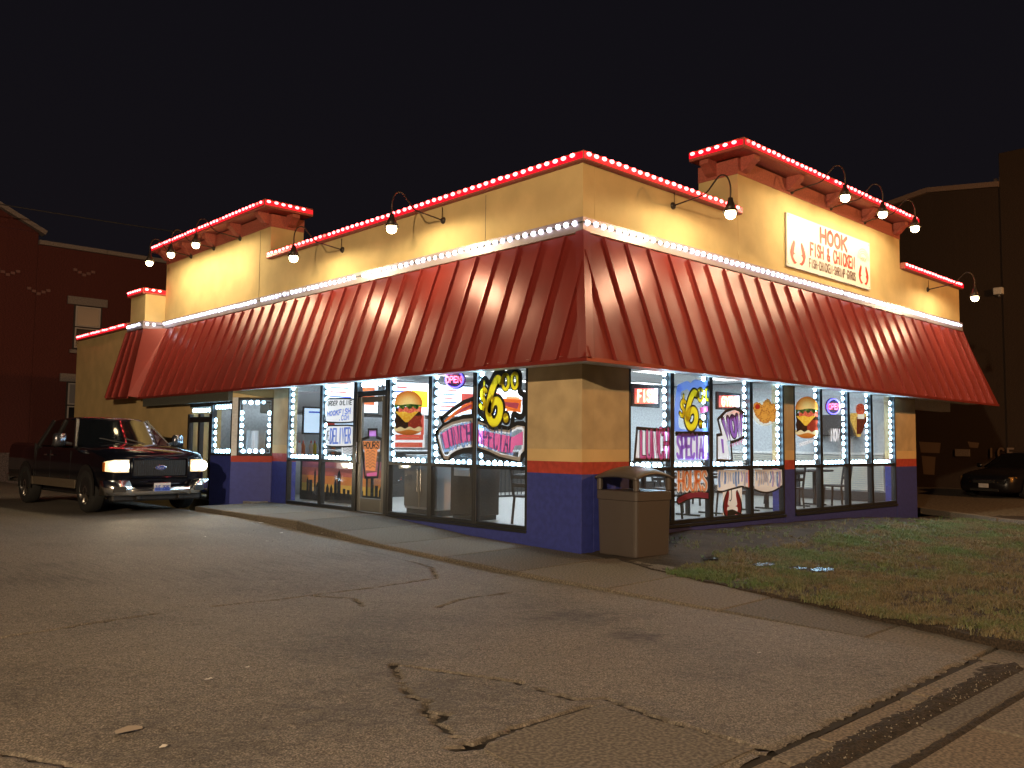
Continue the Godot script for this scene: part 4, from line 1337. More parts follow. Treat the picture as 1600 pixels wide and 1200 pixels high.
	for k in 2:
		o = thing("painted_window_sign", ["cream valance with blue brush strokes above the red claws", "cream valance with blue brush strokes on the pane beside the post"][k], "window sign")
		var left = [650, 1112][k]
		var right = [1055, 1466][k]
		if k == 0:
			patch(o, "fill", g, [650, 355, 1055, 355, 1055, 585, 950, 557, 850, 580, 700, 618, 650, 615], 0.001, M.p_cream)
			brush(o, "hem", g, [650, 620, 710, 624, 850, 586, 950, 562, 1055, 590], 0.03, 0.002, M.p_black)
			patch(o, "side_stripe", g, [1030, 355, 1046, 355, 1046, 575, 1030, 568], 0.003, M.p_coral)
		else:
			patch(o, "fill", g, [1112, 350, 1466, 350, 1466, 540, 1360, 606, 1270, 630, 1180, 620, 1112, 592], 0.001, M.p_cream)
			brush(o, "hem", g, [1112, 598, 1180, 626, 1270, 636, 1360, 612, 1466, 546], 0.03, 0.002, M.p_black)
		var r = RandomNumberGenerator.new()
		r.seed = 12 + k
		for i in 11:
			var x = lerpf(left + 25, right - 45, i / 10.0)
			var h = r.randf_range(100, 190)
			brush(o, "brush_stroke", g, [x, 380 + r.randf_range(0, 25), x + r.randf_range(-8, 12), 380 + h * 0.5, x + r.randf_range(-6, 8), 370 + h], r.randf_range(0.03, 0.075), 0.003 + 0.0004 * i, [M.p_blue2, M.p_lilac, M.p_grey][r.randi() % 3])
	o = thing("painted_window_sign", "pair of red lobster claws painted on a low pane", "window sign")
	patch(o, "fill", g, [715, 632, 955, 572, 955, 920, 715, 920], 0.0005, M.p_cream)
	claws(o, g, 715, 600, 955, 960, 0.0015, M.p_black, 1.12)
	claws(o, g, 725, 612, 945, 945, 0.0025, M.p_claw, 1.0)
	brush(o, "string", g, [822, 600, 824, 700, 810, 738, 800, 735], 0.018, 0.003, M.p_black)
	patch(o, "knot", g, [770, 860, 830, 845, 890, 870, 960, 905, 950, 920, 880, 905, 800, 950, 770, 920], 0.004, M.p_black)

func claws(o: Node, g: Array, x0: float, y0: float, x1: float, y1: float, lift: float, m: Material, fat: float):
	var half = [[0.24, 0.0], [0.10, 0.25], [0.02, 0.5], [0.02, 0.72], [0.10, 0.9], [0.26, 1.0], [0.42, 0.96], [0.30, 0.88], [0.20, 0.74], [0.22, 0.62], [0.32, 0.58], [0.23, 0.52], [0.27, 0.35], [0.31, 0.1]]
	for sgn in 2:
		var xy = []
		for p in half:
			var u = 0.18 + (p[0] - 0.18) * fat
			if sgn: u = 1.0 - u
			xy.append(lerpf(x0, x1, u)); xy.append(lerpf(y0, y1, p[1]))
		patch(o, "claw", g, xy, lift, m, true)

func lit_signs():
	# OPEN signs hang inside the glass
	for k in 2:
		var f = [["a", 670.0, 570.0, 8.0, 0.16], ["b", 1230.0, 590.0, 8.0, -0.16]][k]
		var c = [[330, 185], [568, 362]][k]
		var rx = [128, 92][k]
		var ry = [118, 108][k]
		var o = thing("open_sign", ["oval OPEN sign in red and blue hung beside the LUNCH banner", "oval OPEN sign in red and blue between burger and wrap pictures"][k], "neon sign")
		patch(o, "backing", f, oval(c[0], c[1], rx, ry), -0.01, M.sign_black)
		var ring = tool(true)
		var pts = []
		for i in 29:
			pts.append(spot(f, c[0] + cos(TAU * i / 28.0) * rx * 0.86, c[1] + sin(TAU * i / 28.0) * ry * 0.86) + front(f) * 0.02)
		tube(ring, pts, 0.011, 6, false)
		part(o, "ring_tube", done(ring), M.neon_blue)
		var w = rx * 0.78
		var h = ry * 0.3
		words(o, "letters", "OPEN", f, [c[0] - w, c[1] + h, c[0] + w, c[1] + h, c[0] + w, c[1] - h, c[0] - w, c[1] - h], 0.02, 0.035, M.neon_red, 0.26)
		sign_light(o, spot(f, c[0], c[1]) + front(f) * 0.06, Color(0.8, 0.2, 0.8), 0.02)
	for k in 2:
		var f = [["b", 980.0, 570.0, 7.057, -0.16], ["b", 1110.0, 580.0, 7.5, -0.16]][k]
		var q = [[55, 230, 362, 458], [75, 262, 362, 446]][k]
		var o = thing("led_word_sign", ["red lit FISH sign in the pane beside the corner post", "red lit GYRO sign above the painted WOW"][k], "neon sign")
		var a = spot(f, q[0], q[3])
		var b = spot(f, q[2], q[1])
		box(o, "case", Vector3(a.x, a.y, a.z - 0.04), Vector3(b.x, b.y, b.z), M.sign_black, 0.01)
		var mx = (q[2] - q[0]) * 0.08
		var my = (q[3] - q[1]) * 0.13
		patch(o, "face", f, [q[0] + mx, q[1] + my, q[2] - mx, q[1] + my, q[2] - mx, q[3] - my, q[0] + mx, q[3] - my], 0.003, M.sign_red)
		words(o, "letters", ["FISH", "GYRO"][k], f, [q[0] + mx * 2.2, q[3] - my * 1.9, q[2] - mx * 2.2, q[3] - my * 1.9, q[2] - mx * 2.2, q[1] + my * 1.9, q[0] + mx * 2.2, q[1] + my * 1.9], 0.035, 0.008, M.neon_word, 0.3)
		sign_light(o, (a + b) / 2.0 + Vector3(0, 0, 0.05), Color(1.0, 0.12, 0.08), 0.03)

func sign_light(o: Node, at: Vector3, c: Color, e: float):
	var l = OmniLight3D.new()
	l.name = "sign_light"
	l.light_color = c
	l.light_energy = e
	l.light_size = 0.03
	l.omni_range = 6.0
	l.omni_attenuation = 2.0
	l.shadow_enabled = true
	o.add_child(l)
	l.position = at

func shop_sign():
	var f = ["b", 1210.0, 320.0, 8.57, 0.05]
	var o = thing("shop_sign", "white board reading HOOK FISH & CHICKEN with red claws on parapet", "sign")
	var a = spot(f, 125, 838)
	box(o, "board", Vector3(5.545, 4.555, 0.012), Vector3(9.0, 5.56, 0.046), M.board, 0.006)
	var bq = func(u0, v0, u1, v1): return [Vector3(lerpf(5.545, 9.0, u0), lerpf(4.555, 5.56, v0), 0.05), Vector3(lerpf(5.545, 9.0, u1), lerpf(4.555, 5.56, v0), 0.05), Vector3(lerpf(5.545, 9.0, u1), lerpf(4.555, 5.56, v1), 0.05), Vector3(lerpf(5.545, 9.0, u0), lerpf(4.555, 5.56, v1), 0.05)]
	var B = Vector3(0, 0, 1)
	lettering(o, "letters", "HOOK", bq.call(0.36, 0.66, 0.7, 0.92), 0.08, B, 0.001, M.p_signred, 0.3)
	lettering(o, "letters", "FISH & CHICKEN", bq.call(0.25, 0.34, 0.79, 0.57), 0.05, B, 0.001, M.p_signred, 0.26)
	lettering(o, "letters", "FISH*CHICKEN*SHRIMP*GYROS", bq.call(0.235, 0.1, 0.8, 0.26), 0.026, B, 0.001, M.p_signbrown, 0.28)
	for k in 2:
		var u0 = [0.03, 0.84][k]
		var u1 = [0.2, 0.975][k]
		var v0 = 0.08
		var v1 = [0.52, 0.48][k]
		for sgn in 2:
			var pts = []
			for p in [[0.24, 1.0], [0.10, 0.75], [0.02, 0.5], [0.02, 0.38], [0.10, 0.15], [0.26, 0.0], [0.42, 0.06], [0.30, 0.12], [0.20, 0.26], [0.22, 0.38], [0.32, 0.42], [0.23, 0.48], [0.27, 0.65], [0.31, 0.9]]:
				var u = p[0] if sgn == 0 else 1.0 - p[0]
				pts.append(Vector3(lerpf(5.545, 9.0, lerpf(u0, u1, u)), lerpf(4.555, 5.56, lerpf(v0, v1, p[1])), 0.051))
			pts.append(pts[0])
			pts = smooth_line(pts, 4)
			pts.pop_back()
			var st = tool()
			flat_poly(st, pts, B)
			part(o, "claw_emblem", done(st), M.p_signred)
	for k in 3:
		var pts = []
		for i in 13:
			var t = PI * i / 12.0
			pts.append(Vector3(8.68 + cos(t) * (0.26 - k * 0.05), 5.16 + sin(t) * (0.22 - k * 0.045), 0.0515))
		var st = tool()
		ribbon(st, pts, 0.014, B)
		part(o, "round_emblem", done(st), M.p_signgrey)
	lettering(o, "round_emblem", "HOOK", [Vector3(8.54, 5.12, 0.0515), Vector3(8.82, 5.12, 0.0515), Vector3(8.82, 5.2, 0.0515), Vector3(8.54, 5.2, 0.0515)], 0.014, B, 0.001, M.p_signgrey, 0.3)
	for q in [[5.6, 4.6], [8.95, 4.6], [5.6, 5.51], [8.95, 5.51], [7.27, 4.59], [7.27, 5.52]]:
		var st = tool(true)
		lathe(st, [Vector2(0, 0.008), Vector2(0.008, 0.006), Vector2(0.012, 0.0)], Vector3(q[0], q[1], 0.046), B, 8)
		part(o, "screw", done(st), M.steel)

# ------------------------------------------------------------------ inside the restaurant
func copy(o: Node3D, at: Vector3, turn: float, label: String) -> Node3D:
	var c = o.duplicate()
	c.name = numbered(str(o.name).rstrip("_0123456789"))
	add_child(c)
	c.position = at
	c.rotation.y = turn
	c.set_meta("label", label)
	return c

func interior():
	var fl = tool()
	cb(fl, Vector3(5.66, -0.06, -6.62), Vector3(10.82, 0.08, 12.72), 0.002)
	structure("floor", done(fl), M.tile)
	var fb = tool()
	cb(fb, Vector3(-0.085, -0.06, -10.9), Vector3(0.66, 0.08, 4.1), 0.002)
	structure("floor", done(fb), M.tile)
	var ce = tool()
	cb(ce, Vector3(5.66, 2.93, -6.62), Vector3(10.82, 0.05, 12.72), 0.002)
	structure("ceiling", done(ce), M.ceiling)
	var cf = tool()
	cb(cf, Vector3(-0.2, 2.5, -11.85), Vector3(0.8, 0.2, 6.0), 0.002)
	structure("ceiling", done(cf), M.ceiling)
	var wl = tool()
	cb(wl, Vector3(5.66, 1.43, -12.9), Vector3(10.82, 2.9, 0.06), 0.002)
	structure("wall_back", done(wl), M.wall_grey)
	var wr = tool()
	cb(wr, Vector3(11.04, 1.43, -6.6), Vector3(0.06, 2.9, 12.6), 0.002)
	structure("wall_right", done(wr), M.wall_grey)
	var ws = tool()
	cb(ws, Vector3(5.66, 0.47, -12.85), Vector3(10.7, 0.96, 0.03), 0.003)
	cb(ws, Vector3(10.99, 0.1, -6.6), Vector3(0.03, 0.22, 12.3), 0.003)
	structure("wainscot", done(ws), M.dark_wood)
	# ceiling lights
	for x in [1.6, 4.2, 6.8, 9.4]:
		for z in [-1.5, -3.9, -6.3, -8.2, -11.2]:
			var o = thing("ceiling_light", "flat white troffer light set in the dining room ceiling", "ceiling light", Vector3(x, 2.9, z), "troffer lights in the dining room ceiling")
			var fr = tool()
			for s in [-1, 1]:
				cb(fr, Vector3(0, -0.01, s * 0.3), Vector3(1.24, 0.03, 0.03), 0.004)
				cb(fr, Vector3(s * 0.605, -0.01, 0), Vector3(0.03, 0.03, 0.568), 0.004)
			part(o, "frame", done(fr), M.white_paint)
			var df = tool()
			cb(df, Vector3(0, -0.008, 0), Vector3(1.178, 0.012, 0.566), 0.002)
			part(o, "diffuser", done(df), M.troffer)
			var l = AreaLight3D.new()
			l.name = "panel_light"
			l.light_color = Color(0.88, 0.95, 1.0)
			l.light_energy = 5.2
			l.area_size = Vector2(1.1, 0.5)
			l.shadow_enabled = true
			o.add_child(l)
			l.transform = Transform3D(Basis(Vector3.RIGHT, -PI / 2.0), Vector3(0, -0.03, 0))
	# low wall with the sunset mural behind the two panes left of the door
	var w = thing("mural_partition", "low dark wall with a sunset skyline mural behind the door side panes", "partition")
	box(w, "panel", Vector3(0.9, -0.02, -5.9), Vector3(1.0, 0.95, -9.2), M.dark_wood, 0.004)
	var cols = [M.m0, M.m1, M.m2, M.m3]
	for i in 4: box(w, "mural_band", Vector3(0.892, 0.18 + i * 0.17, -5.95), Vector3(0.9, 0.35 + i * 0.17, -9.1), cols[i], 0.001)
	var r = RandomNumberGenerator.new()
	r.seed = 4
	var z = -6.0
	while z > -8.9:
		var wd = r.randf_range(0.06, 0.14)
		var top = 0.26 + pow(r.randf(), 2.2) * 0.42
		var st = tool()
		var o = Vector3(-1, 0, 0)
		var x = 0.889
		flat_poly(st, [Vector3(x, 0.1, z), Vector3(x, 0.1, z - wd), Vector3(x, top, z - wd), Vector3(x, top + (0.1 if r.randf() > 0.6 else 0.0), z - wd / 2.0), Vector3(x, top, z)], o)
		part(w, "skyline_tower", done(st), M.p_black)
		z -= wd + r.randf_range(0.0, 0.1) + 0.003
	# counter and menu boards
	var c = thing("service_counter", "long steel topped service counter in front of the kitchen", "counter")
	box(c, "front_panel", Vector3(1.4, -0.02, -8.55), Vector3(9.2, 1.02, -8.62), M.dark_wood, 0.004)
	box(c, "top", Vector3(1.35, 1.022, -8.45), Vector3(9.25, 1.07, -9.15), M.steel_matt, 0.008)
	box(c, "shelf", Vector3(1.4, 0.5, -8.63), Vector3(9.2, 0.53, -9.1), M.steel_matt, 0.004)
	for i in 5:
		var m = thing("menu_board", ["first", "second", "third", "fourth", "last"][i] + " glowing menu board over the counter, counted from the bay", "menu board", Vector3(1.9 + i * 1.55, 2.3, -8.7), "menu boards over the service counter")
		box(m, "frame", Vector3(-0.72, -0.42, -0.03), Vector3(0.72, 0.42, 0.0), M.sign_black, 0.006)
		box(m, "face", Vector3(-0.68, -0.38, 0.001), Vector3(0.68, 0.38, 0.006), M.menu_lit, 0.001)
		for k in 6: box(m, "print_line", Vector3(-0.6, 0.24 - k * 0.1, 0.0065), Vector3(-0.05 - 0.06 * (k % 3), 0.27 - k * 0.1, 0.008), M.p_blue if k % 2 else M.p_coral, 0.0003)
		box(m, "picture", Vector3(0.1, -0.2, 0.0065), Vector3(0.58, 0.2, 0.008), [M.p_orange2, M.p_yellow, M.p_coral][i % 3], 0.0003)
	for i in 3:
		var k = thing("kitchen_fryer", "steel kitchen unit with raised back behind the counter", "kitchen unit", Vector3(2.2 + i * 2.4, -0.02, -11.2), "kitchen units behind the counter")
		box(k, "body", Vector3(-0.9, 0, -0.45), Vector3(0.9, 0.95, 0.45), M.steel_matt, 0.01)
		box(k, "splash_back", Vector3(-0.9, 0.96, -0.45), Vector3(0.9, 1.5, -0.4), M.steel_matt, 0.006)
		box(k, "hood", Vector3(-1.0, 1.95, -0.6), Vector3(1.0, 2.5, 0.5), M.steel_matt, 0.03)
	var wb = thing("menu_board", "glowing board on the kitchen side seen through the end pane", "menu board", Vector3(2.3, 1.75, -10.3))
	box(wb, "frame", Vector3(-0.75, -0.33, -0.03), Vector3(0.75, 0.33, 0.0), M.sign_black, 0.006)
	box(wb, "face", Vector3(-0.71, -0.29, 0.001), Vector3(0.71, 0.29, 0.006), M.menu_lit, 0.001)
	box(wb, "picture", Vector3(-0.1, -0.15, 0.0065), Vector3(0.12, 0.12, 0.008), M.p_coral, 0.0003)
	box(wb, "print_line", Vector3(-0.6, 0.18, 0.0065), Vector3(0.6, 0.22, 0.008), M.p_blue, 0.0003)
	var tints = [M.p_yellow, M.p_coral, M.p_white, M.p_orange2, M.p_cream]
	for k in 9:
		var bt = thing("sauce_bottle", ["yellow", "red", "white", "orange", "cream"][k % 5] + " sauce bottle on the kitchen unit behind the end pane", "bottle", Vector3(1.5 + k * 0.16, 0.93, -10.9 - 0.1 * (k % 2)), "sauce bottles on the kitchen unit")
		var bs = tool(true)
		lathe(bs, [Vector2(0.0, 0.0), Vector2(0.05, 0.005), Vector2(0.052, 0.2), Vector2(0.03, 0.26), Vector2(0.014, 0.29)], Vector3.ZERO, Vector3.UP, 12)
		part(bt, "body", done(bs), tints[k % 5])
		var bc = tool(true)
		lathe(bc, [Vector2(0.02, 0.285), Vector2(0.016, 0.33), Vector2(0.0, 0.35)], Vector3.ZERO, Vector3.UP, 10)
		part(bt, "cap", done(bc), M.p_coral)
	# things against the storefront glass
	var t = thing("waste_cabinet", "dark waste cabinet standing inside the glass under the open sign", "cabinet", Vector3(0.62, -0.02, -2.95))
	box(t, "body", Vector3(-0.28, 0.08, -0.3), Vector3(0.28, 1.1, 0.3), M.dark_wood, 0.01)
	box(t, "plinth", Vector3(-0.25, 0.0, -0.27), Vector3(0.25, 0.08, 0.27), M.sign_black, 0.004)
	box(t, "flap", Vector3(-0.292, 0.72, -0.2), Vector3(-0.281, 0.95, 0.2), M.steel_matt, 0.003)
	box(t, "tray_top", Vector3(-0.3, 1.101, -0.32), Vector3(0.3, 1.14, 0.32), M.sign_black, 0.006)
	var dc = thing("drink_cooler", "tall grey two door cooler inside the glass beside the entrance", "cooler", Vector3(0.75, -0.02, -4.15))
	box(dc, "body", Vector3(-0.35, 0.1, -0.46), Vector3(0.35, 1.05, 0.46), M.steel_matt, 0.01)
	for s in [-1, 1]:
		box(dc, "door", Vector3(-0.372, 0.14, s * 0.235 - 0.215), Vector3(-0.352, 1.0, s * 0.235 + 0.215), M.grey_panel, 0.006)
		box(dc, "handle", Vector3(-0.395, 0.4, s * 0.05 - 0.01), Vector3(-0.373, 0.8, s * 0.05 + 0.01), M.steel, 0.004)
	box(dc, "plinth", Vector3(-0.32, 0.0, -0.44), Vector3(0.32, 0.1, 0.44), M.sign_black, 0.004)
	# tables and chairs
	var tb = thing("dining_table", "", "table", Vector3.ZERO, "dining tables behind the glass")
	var tt = tool()
	cb(tt, Vector3(0, 0.75, 0), Vector3(1.1, 0.04, 0.7), 0.012)
	part(tb, "table_top", done(tt), M.dark_wood)
	for s in [-1, 1]:
		var lg = tool()
		cb(lg, Vector3(s * 0.36, 0.37, 0), Vector3(0.07, 0.72, 0.07), 0.006)
		part(tb, "leg", done(lg), M.sign_black)
		var ft = tool()
		cb(ft, Vector3(s * 0.36, 0.015, 0), Vector3(0.07, 0.03, 0.5), 0.006)
		part(tb, "foot", done(ft), M.sign_black)
	var ch = thing("dining_chair", "", "chair", Vector3.ZERO, "dining chairs behind the glass")
	var se = tool()
	cb(se, Vector3(0, 0.45, 0), Vector3(0.42, 0.04, 0.42), 0.014)
	part(ch, "seat", done(se), M.dark_wood)
	for sx in [-1, 1]:
		for sz in [-1, 1]:
			var lg = tool()
			bar(lg, Vector3(sx * 0.18, 0.43, sz * 0.18), Vector3(sx * 0.2, 0, sz * 0.21), 0.034, 0.034)
			part(ch, "leg", done(lg), M.sign_black)
		var pst = tool()
		bar(pst, Vector3(sx * 0.19, 0.47, -0.19), Vector3(sx * 0.19, 0.95, -0.26), 0.03, 0.03)
		part(ch, "back_post", done(pst), M.sign_black)
	for k in 3:
		var rl = tool()
		cb(rl, Vector3(0, 0.62 + k * 0.13, -0.215 - k * 0.018), Vector3(0.36, 0.06, 0.018), 0.005)
		part(ch, "back_rail", done(rl), M.dark_wood)
	var tl = [[1.25, -1.75, PI / 2, "behind the price painting by the corner post"], [2.6, -1.25, 0.0, "behind the HOURS pane"], [4.6, -1.25, 0.0, "behind the cream valance panes"], [6.6, -1.25, 0.0, "behind the far burger picture"], [8.6, -1.25, 0.0, "behind the wrap picture"], [3.4, -3.3, 0.0, "by the baluster railing inside"], [6.6, -3.4, 0.0, "mid room near the blinds"]]
	var firstc = true
	for i in tl.size():
		var q = tl[i]
		var lab = "dark dining table " + q[3]
		var p = Vector3(q[0], -0.02, q[1])
		if i == 0:
			tb.position = p; tb.rotation.y = q[2]; tb.set_meta("label", lab)
		else: copy(tb, p, q[2], lab)
		for s in [-1, 1]:
			var d = Basis(Vector3.UP, q[2]) * Vector3(0.12 * s, 0, s * 0.62)
			var turn = q[2] + (PI if s > 0 else 0.0) + rng.randf_range(-0.15, 0.15)
			var cl = "dark chair " + q[3] + (", table's window side" if s > 0 else ", table's room side")
			if firstc:
				ch.position = p + d; ch.rotation.y = turn; ch.set_meta("label", cl); firstc = false
			else: copy(ch, p + d, turn, cl)
	# railing and blinds
	var rg = thing("queue_railing", "black baluster railing between dining room and counter", "railing")
	for y in [0.12, 0.88]: box(rg, "rail", Vector3(2.0, y, -5.4), Vector3(6.0, y + 0.04, -5.44), M.sign_black, 0.004)
	for i in 34: box(rg, "baluster", Vector3(2.06 + i * 0.118, -0.02 if i % 11 == 0 else 0.161, -5.412), Vector3(2.076 + i * 0.118, 0.879, -5.428), M.sign_black, 0.002)
	var bl = thing("window_blind", "pale slatted blind low on the far dining room wall", "blind")
	for i in 16: box(bl, "slat", Vector3(10.96, 0.25 + i * 0.05, -0.6), Vector3(10.985, 0.285 + i * 0.05, -4.6), M.blind, 0.003)
	box(bl, "head_rail", Vector3(10.94, 1.06, -0.58), Vector3(11.0, 1.12, -4.62), M.white_paint, 0.004)
	var cab = thing("wall_cabinet", "dark cabinet on the dining room wall beyond the last pane", "cabinet")
	box(cab, "body", Vector3(10.6, 1.5, -1.2), Vector3(11.0, 2.0, -2.2), M.sign_black, 0.01)
	box(cab, "door", Vector3(10.58, 1.53, -1.23), Vector3(10.598, 1.97, -2.17), M.dark_wood, 0.004)
	var fu = thing("pickup_shelf", "cups and boxes stacked on a shelf inside the slanted bay window", "shelf")
	box(fu, "board", Vector3(-0.1, 0.9, -9.75), Vector3(0.45, 0.94, -10.75), M.steel_matt, 0.004)
	for k in 3: box(fu, "support", Vector3(0.0, -0.02, -9.85 - k * 0.4), Vector3(0.04, 0.9, -9.89 - k * 0.4), M.steel_matt, 0.003)
	for k in 4:
		var s = thing("cup_stack", "tall stack of white paper cups on the bay shelf", "cups", Vector3(0.1 + 0.12 * (k % 2), 0.94, -9.85 - k * 0.13), "cup stacks on the bay shelf")
		var st = tool(true)
		var prof = []
		for j in 12:
			prof.append(Vector2(0.042, j * 0.045)); prof.append(Vector2(0.05, j * 0.045 + 0.04))
		prof.append(Vector2(0.0, 0.53))
		lathe(st, prof, Vector3.ZERO, Vector3.UP, 12)
		part(s, "cups", done(st), M.p_white)

# ------------------------------------------------------------------ litter bin by the corner
func litter_bin():
	var o = thing("litter_bin", "square brown litter bin with domed lid beside the corner post", "litter bin", Vector3(0.56, -0.31, 0.46), "", deg_to_rad(-3.0))
	var w = 0.36
	var body = tool()
	var hb = []
	for q in [[-1, -1], [1, -1], [1, 1], [-1, 1]]: hb.append(q)
	var rings = []
	for lv in [[0.06, 0.335], [0.075, 0.345], [0.80, w], [0.81, w + 0.012], [0.92, w + 0.012], [0.93, w]]:
		var ring = []
		var r = 0.05
		for q in [[1, 1], [-1, 1], [-1, -1], [1, -1]]:
			for k in 4:
				var t = (PI / 2.0) * k / 3.0 + atan2(q[1], q[0]) - PI / 4.0
				ring.append(Vector3(q[0] * (lv[1] - r) + cos(t) * r, lv[0], q[1] * (lv[1] - r) + sin(t) * r))
		rings.append(ring)
	loft(body, rings, true, true)
	part(o, "body", done(body), M.bin)
	var hole = tool()
	lathe(hole, [Vector2(0.0, 0.934), Vector2(0.25, 0.934)], Vector3.ZERO, Vector3.UP, 20)
	part(o, "opening", done(hole), M.sign_black)
	for q in [[1, 1], [-1, 1], [-1, -1], [1, -1]]:
		var p = tool()
		cb(p, Vector3(q[0] * (w - 0.03), 1.03, q[1] * (w - 0.03)), Vector3(0.075, 0.22, 0.075), 0.02)
		part(o, "lid_post", done(p), M.bin)
		var f = tool()
		cb(f, Vector3(q[0] * 0.28, 0.03, q[1] * 0.28), Vector3(0.04, 0.07, 0.04), 0.006)
		part(o, "foot", done(f), M.steel_matt)
	var lid = tool(true)
	var n = 12
	var g = []
	var gi = []
	for i in n + 1:
		var row = []
		var rowi = []
		for j in n + 1:
			var u = i * 2.0 / n - 1.0
			var v = j * 2.0 / n - 1.0
			var e = maxf(absf(u), absf(v))
			var y = 1.12 + 0.15 * (1.0 - u * u * 0.72 - 0.28) * (1.0 - 0.35 * v * v) + 0.035 * (1.0 - v * v) - (0.01 if e > 0.99 else 0.0)
			row.append(Vector3(u * (w + 0.02), y, v * (w + 0.02)))
			rowi.append(Vector3(u * (w + 0.02), y - 0.035, v * (w + 0.02)))
		g.append(row)
		gi.append(rowi)
	for i in n:
		for j in n:
			quad(lid, g[i][j], g[i][j + 1], g[i + 1][j + 1], g[i + 1][j])
			quad(lid, gi[i][j], gi[i + 1][j], gi[i + 1][j + 1], gi[i][j + 1])
	for i in n:
		quad(lid, gi[i][0], g[i][0], g[i + 1][0], gi[i + 1][0])
		quad(lid, gi[i + 1][n], g[i + 1][n], g[i][n], gi[i][n])
		quad(lid, gi[0][i + 1], g[0][i + 1], g[0][i], gi[0][i])
		quad(lid, gi[n][i], g[n][i], g[n][i + 1], gi[n][i + 1])
	part(o, "lid", done(lid), M.bin)

# ------------------------------------------------------------------ vehicles
func body_ring(z: float, w: float, yb: float, yt: float, crown: float) -> Array:
	var half = [[0.0, yt + crown], [0.5 * w, yt + crown * 0.75], [0.86 * w, yt + 0.005], [0.95 * w, yt - 0.045], [0.985 * w, yt - 0.13], [w, lerpf(yb, yt, 0.6)], [w, lerpf(yb, yt, 0.32)], [0.985 * w, yb + 0.08], [0.93 * w, yb], [0.0, yb]]
	var r = []
	for p in half: r.append(Vector3(-p[0], p[1], z))
	for i in range(half.size() - 2, 0, -1): r.append(Vector3(half[i][0], half[i][1], z))
	return r

func wheel(o: Node, at: Vector3, rad: float, wide: float, side: float):
	var st = tool(true)
	var h = wide / 2.0
	lathe(st, [Vector2(rad * 0.62, -h * 0.9), Vector2(rad * 0.8, -h), Vector2(rad * 0.95, -h * 0.85), Vector2(rad, -h * 0.55), Vector2(rad, h * 0.55), Vector2(rad * 0.95, h * 0.85), Vector2(rad * 0.8, h), Vector2(rad * 0.62, h * 0.9)], Vector3.ZERO, Vector3(side, 0, 0), 28)
	var wn = part(o, "wheel", done(st), M.rubber, at)
	var rm = tool(true)
	lathe(rm, [Vector2(rad * 0.64, h * 0.92), Vector2(rad * 0.6, h * 0.75), Vector2(rad * 0.55, h * 0.35), Vector2(rad * 0.2, h * 0.45), Vector2(rad * 0.16, h * 0.8), Vector2(0.0, h * 0.85)], Vector3.ZERO, Vector3(side, 0, 0), 24)
	part(wn, "rim", done(rm), M.rim)
	for k in 5:
		var sp = tool()
		var d = Vector3(0, cos(TAU * k / 5.0), sin(TAU * k / 5.0))
		bar(sp, d * rad * 0.14 + Vector3(side * h * 0.78, 0, 0), d * rad * 0.6 + Vector3(side * h * 0.7, 0, 0), rad * 0.2, 0.03, Vector3(1, 0, 0))
		part(wn, "spoke", done(sp), M.rim)

func arch(o: Node, at: Vector3, rad: float, side: float):
	var st = tool()
	var p = []
	for k in 15:
		var t = PI * k / 14.0
		p.append(at + Vector3(0, sin(t) * rad, cos(t) * rad))
	p.append(at + Vector3(0, -0.12, -rad * 0.98))
	p.append(at + Vector3(0, -0.12, rad * 0.98))
	flat_poly(st, p, Vector3(side, 0, 0))
	part(o, "wheel_arch", done(st), M.sign_black)

func glass_sheet(o: Node, called: String, q: Array, bulge: Vector3, m: Material):   # q: bl br tr tl
	var st = tool(true)
	var n = 8
	var g = []
	for i in n + 1:
		var row = []
		for j in 5:
			var u = float(i) / n
			var v = j / 4.0
			row.append(q[0].lerp(q[1], u).lerp(q[3].lerp(q[2], u), v) + bulge * (4.0 * u * (1.0 - u)))
		g.append(row)
	for i in n:
		for j in 4: quad(st, g[i][j], g[i + 1][j], g[i + 1][j + 1], g[i][j + 1])
	part(o, called, done(st), m)

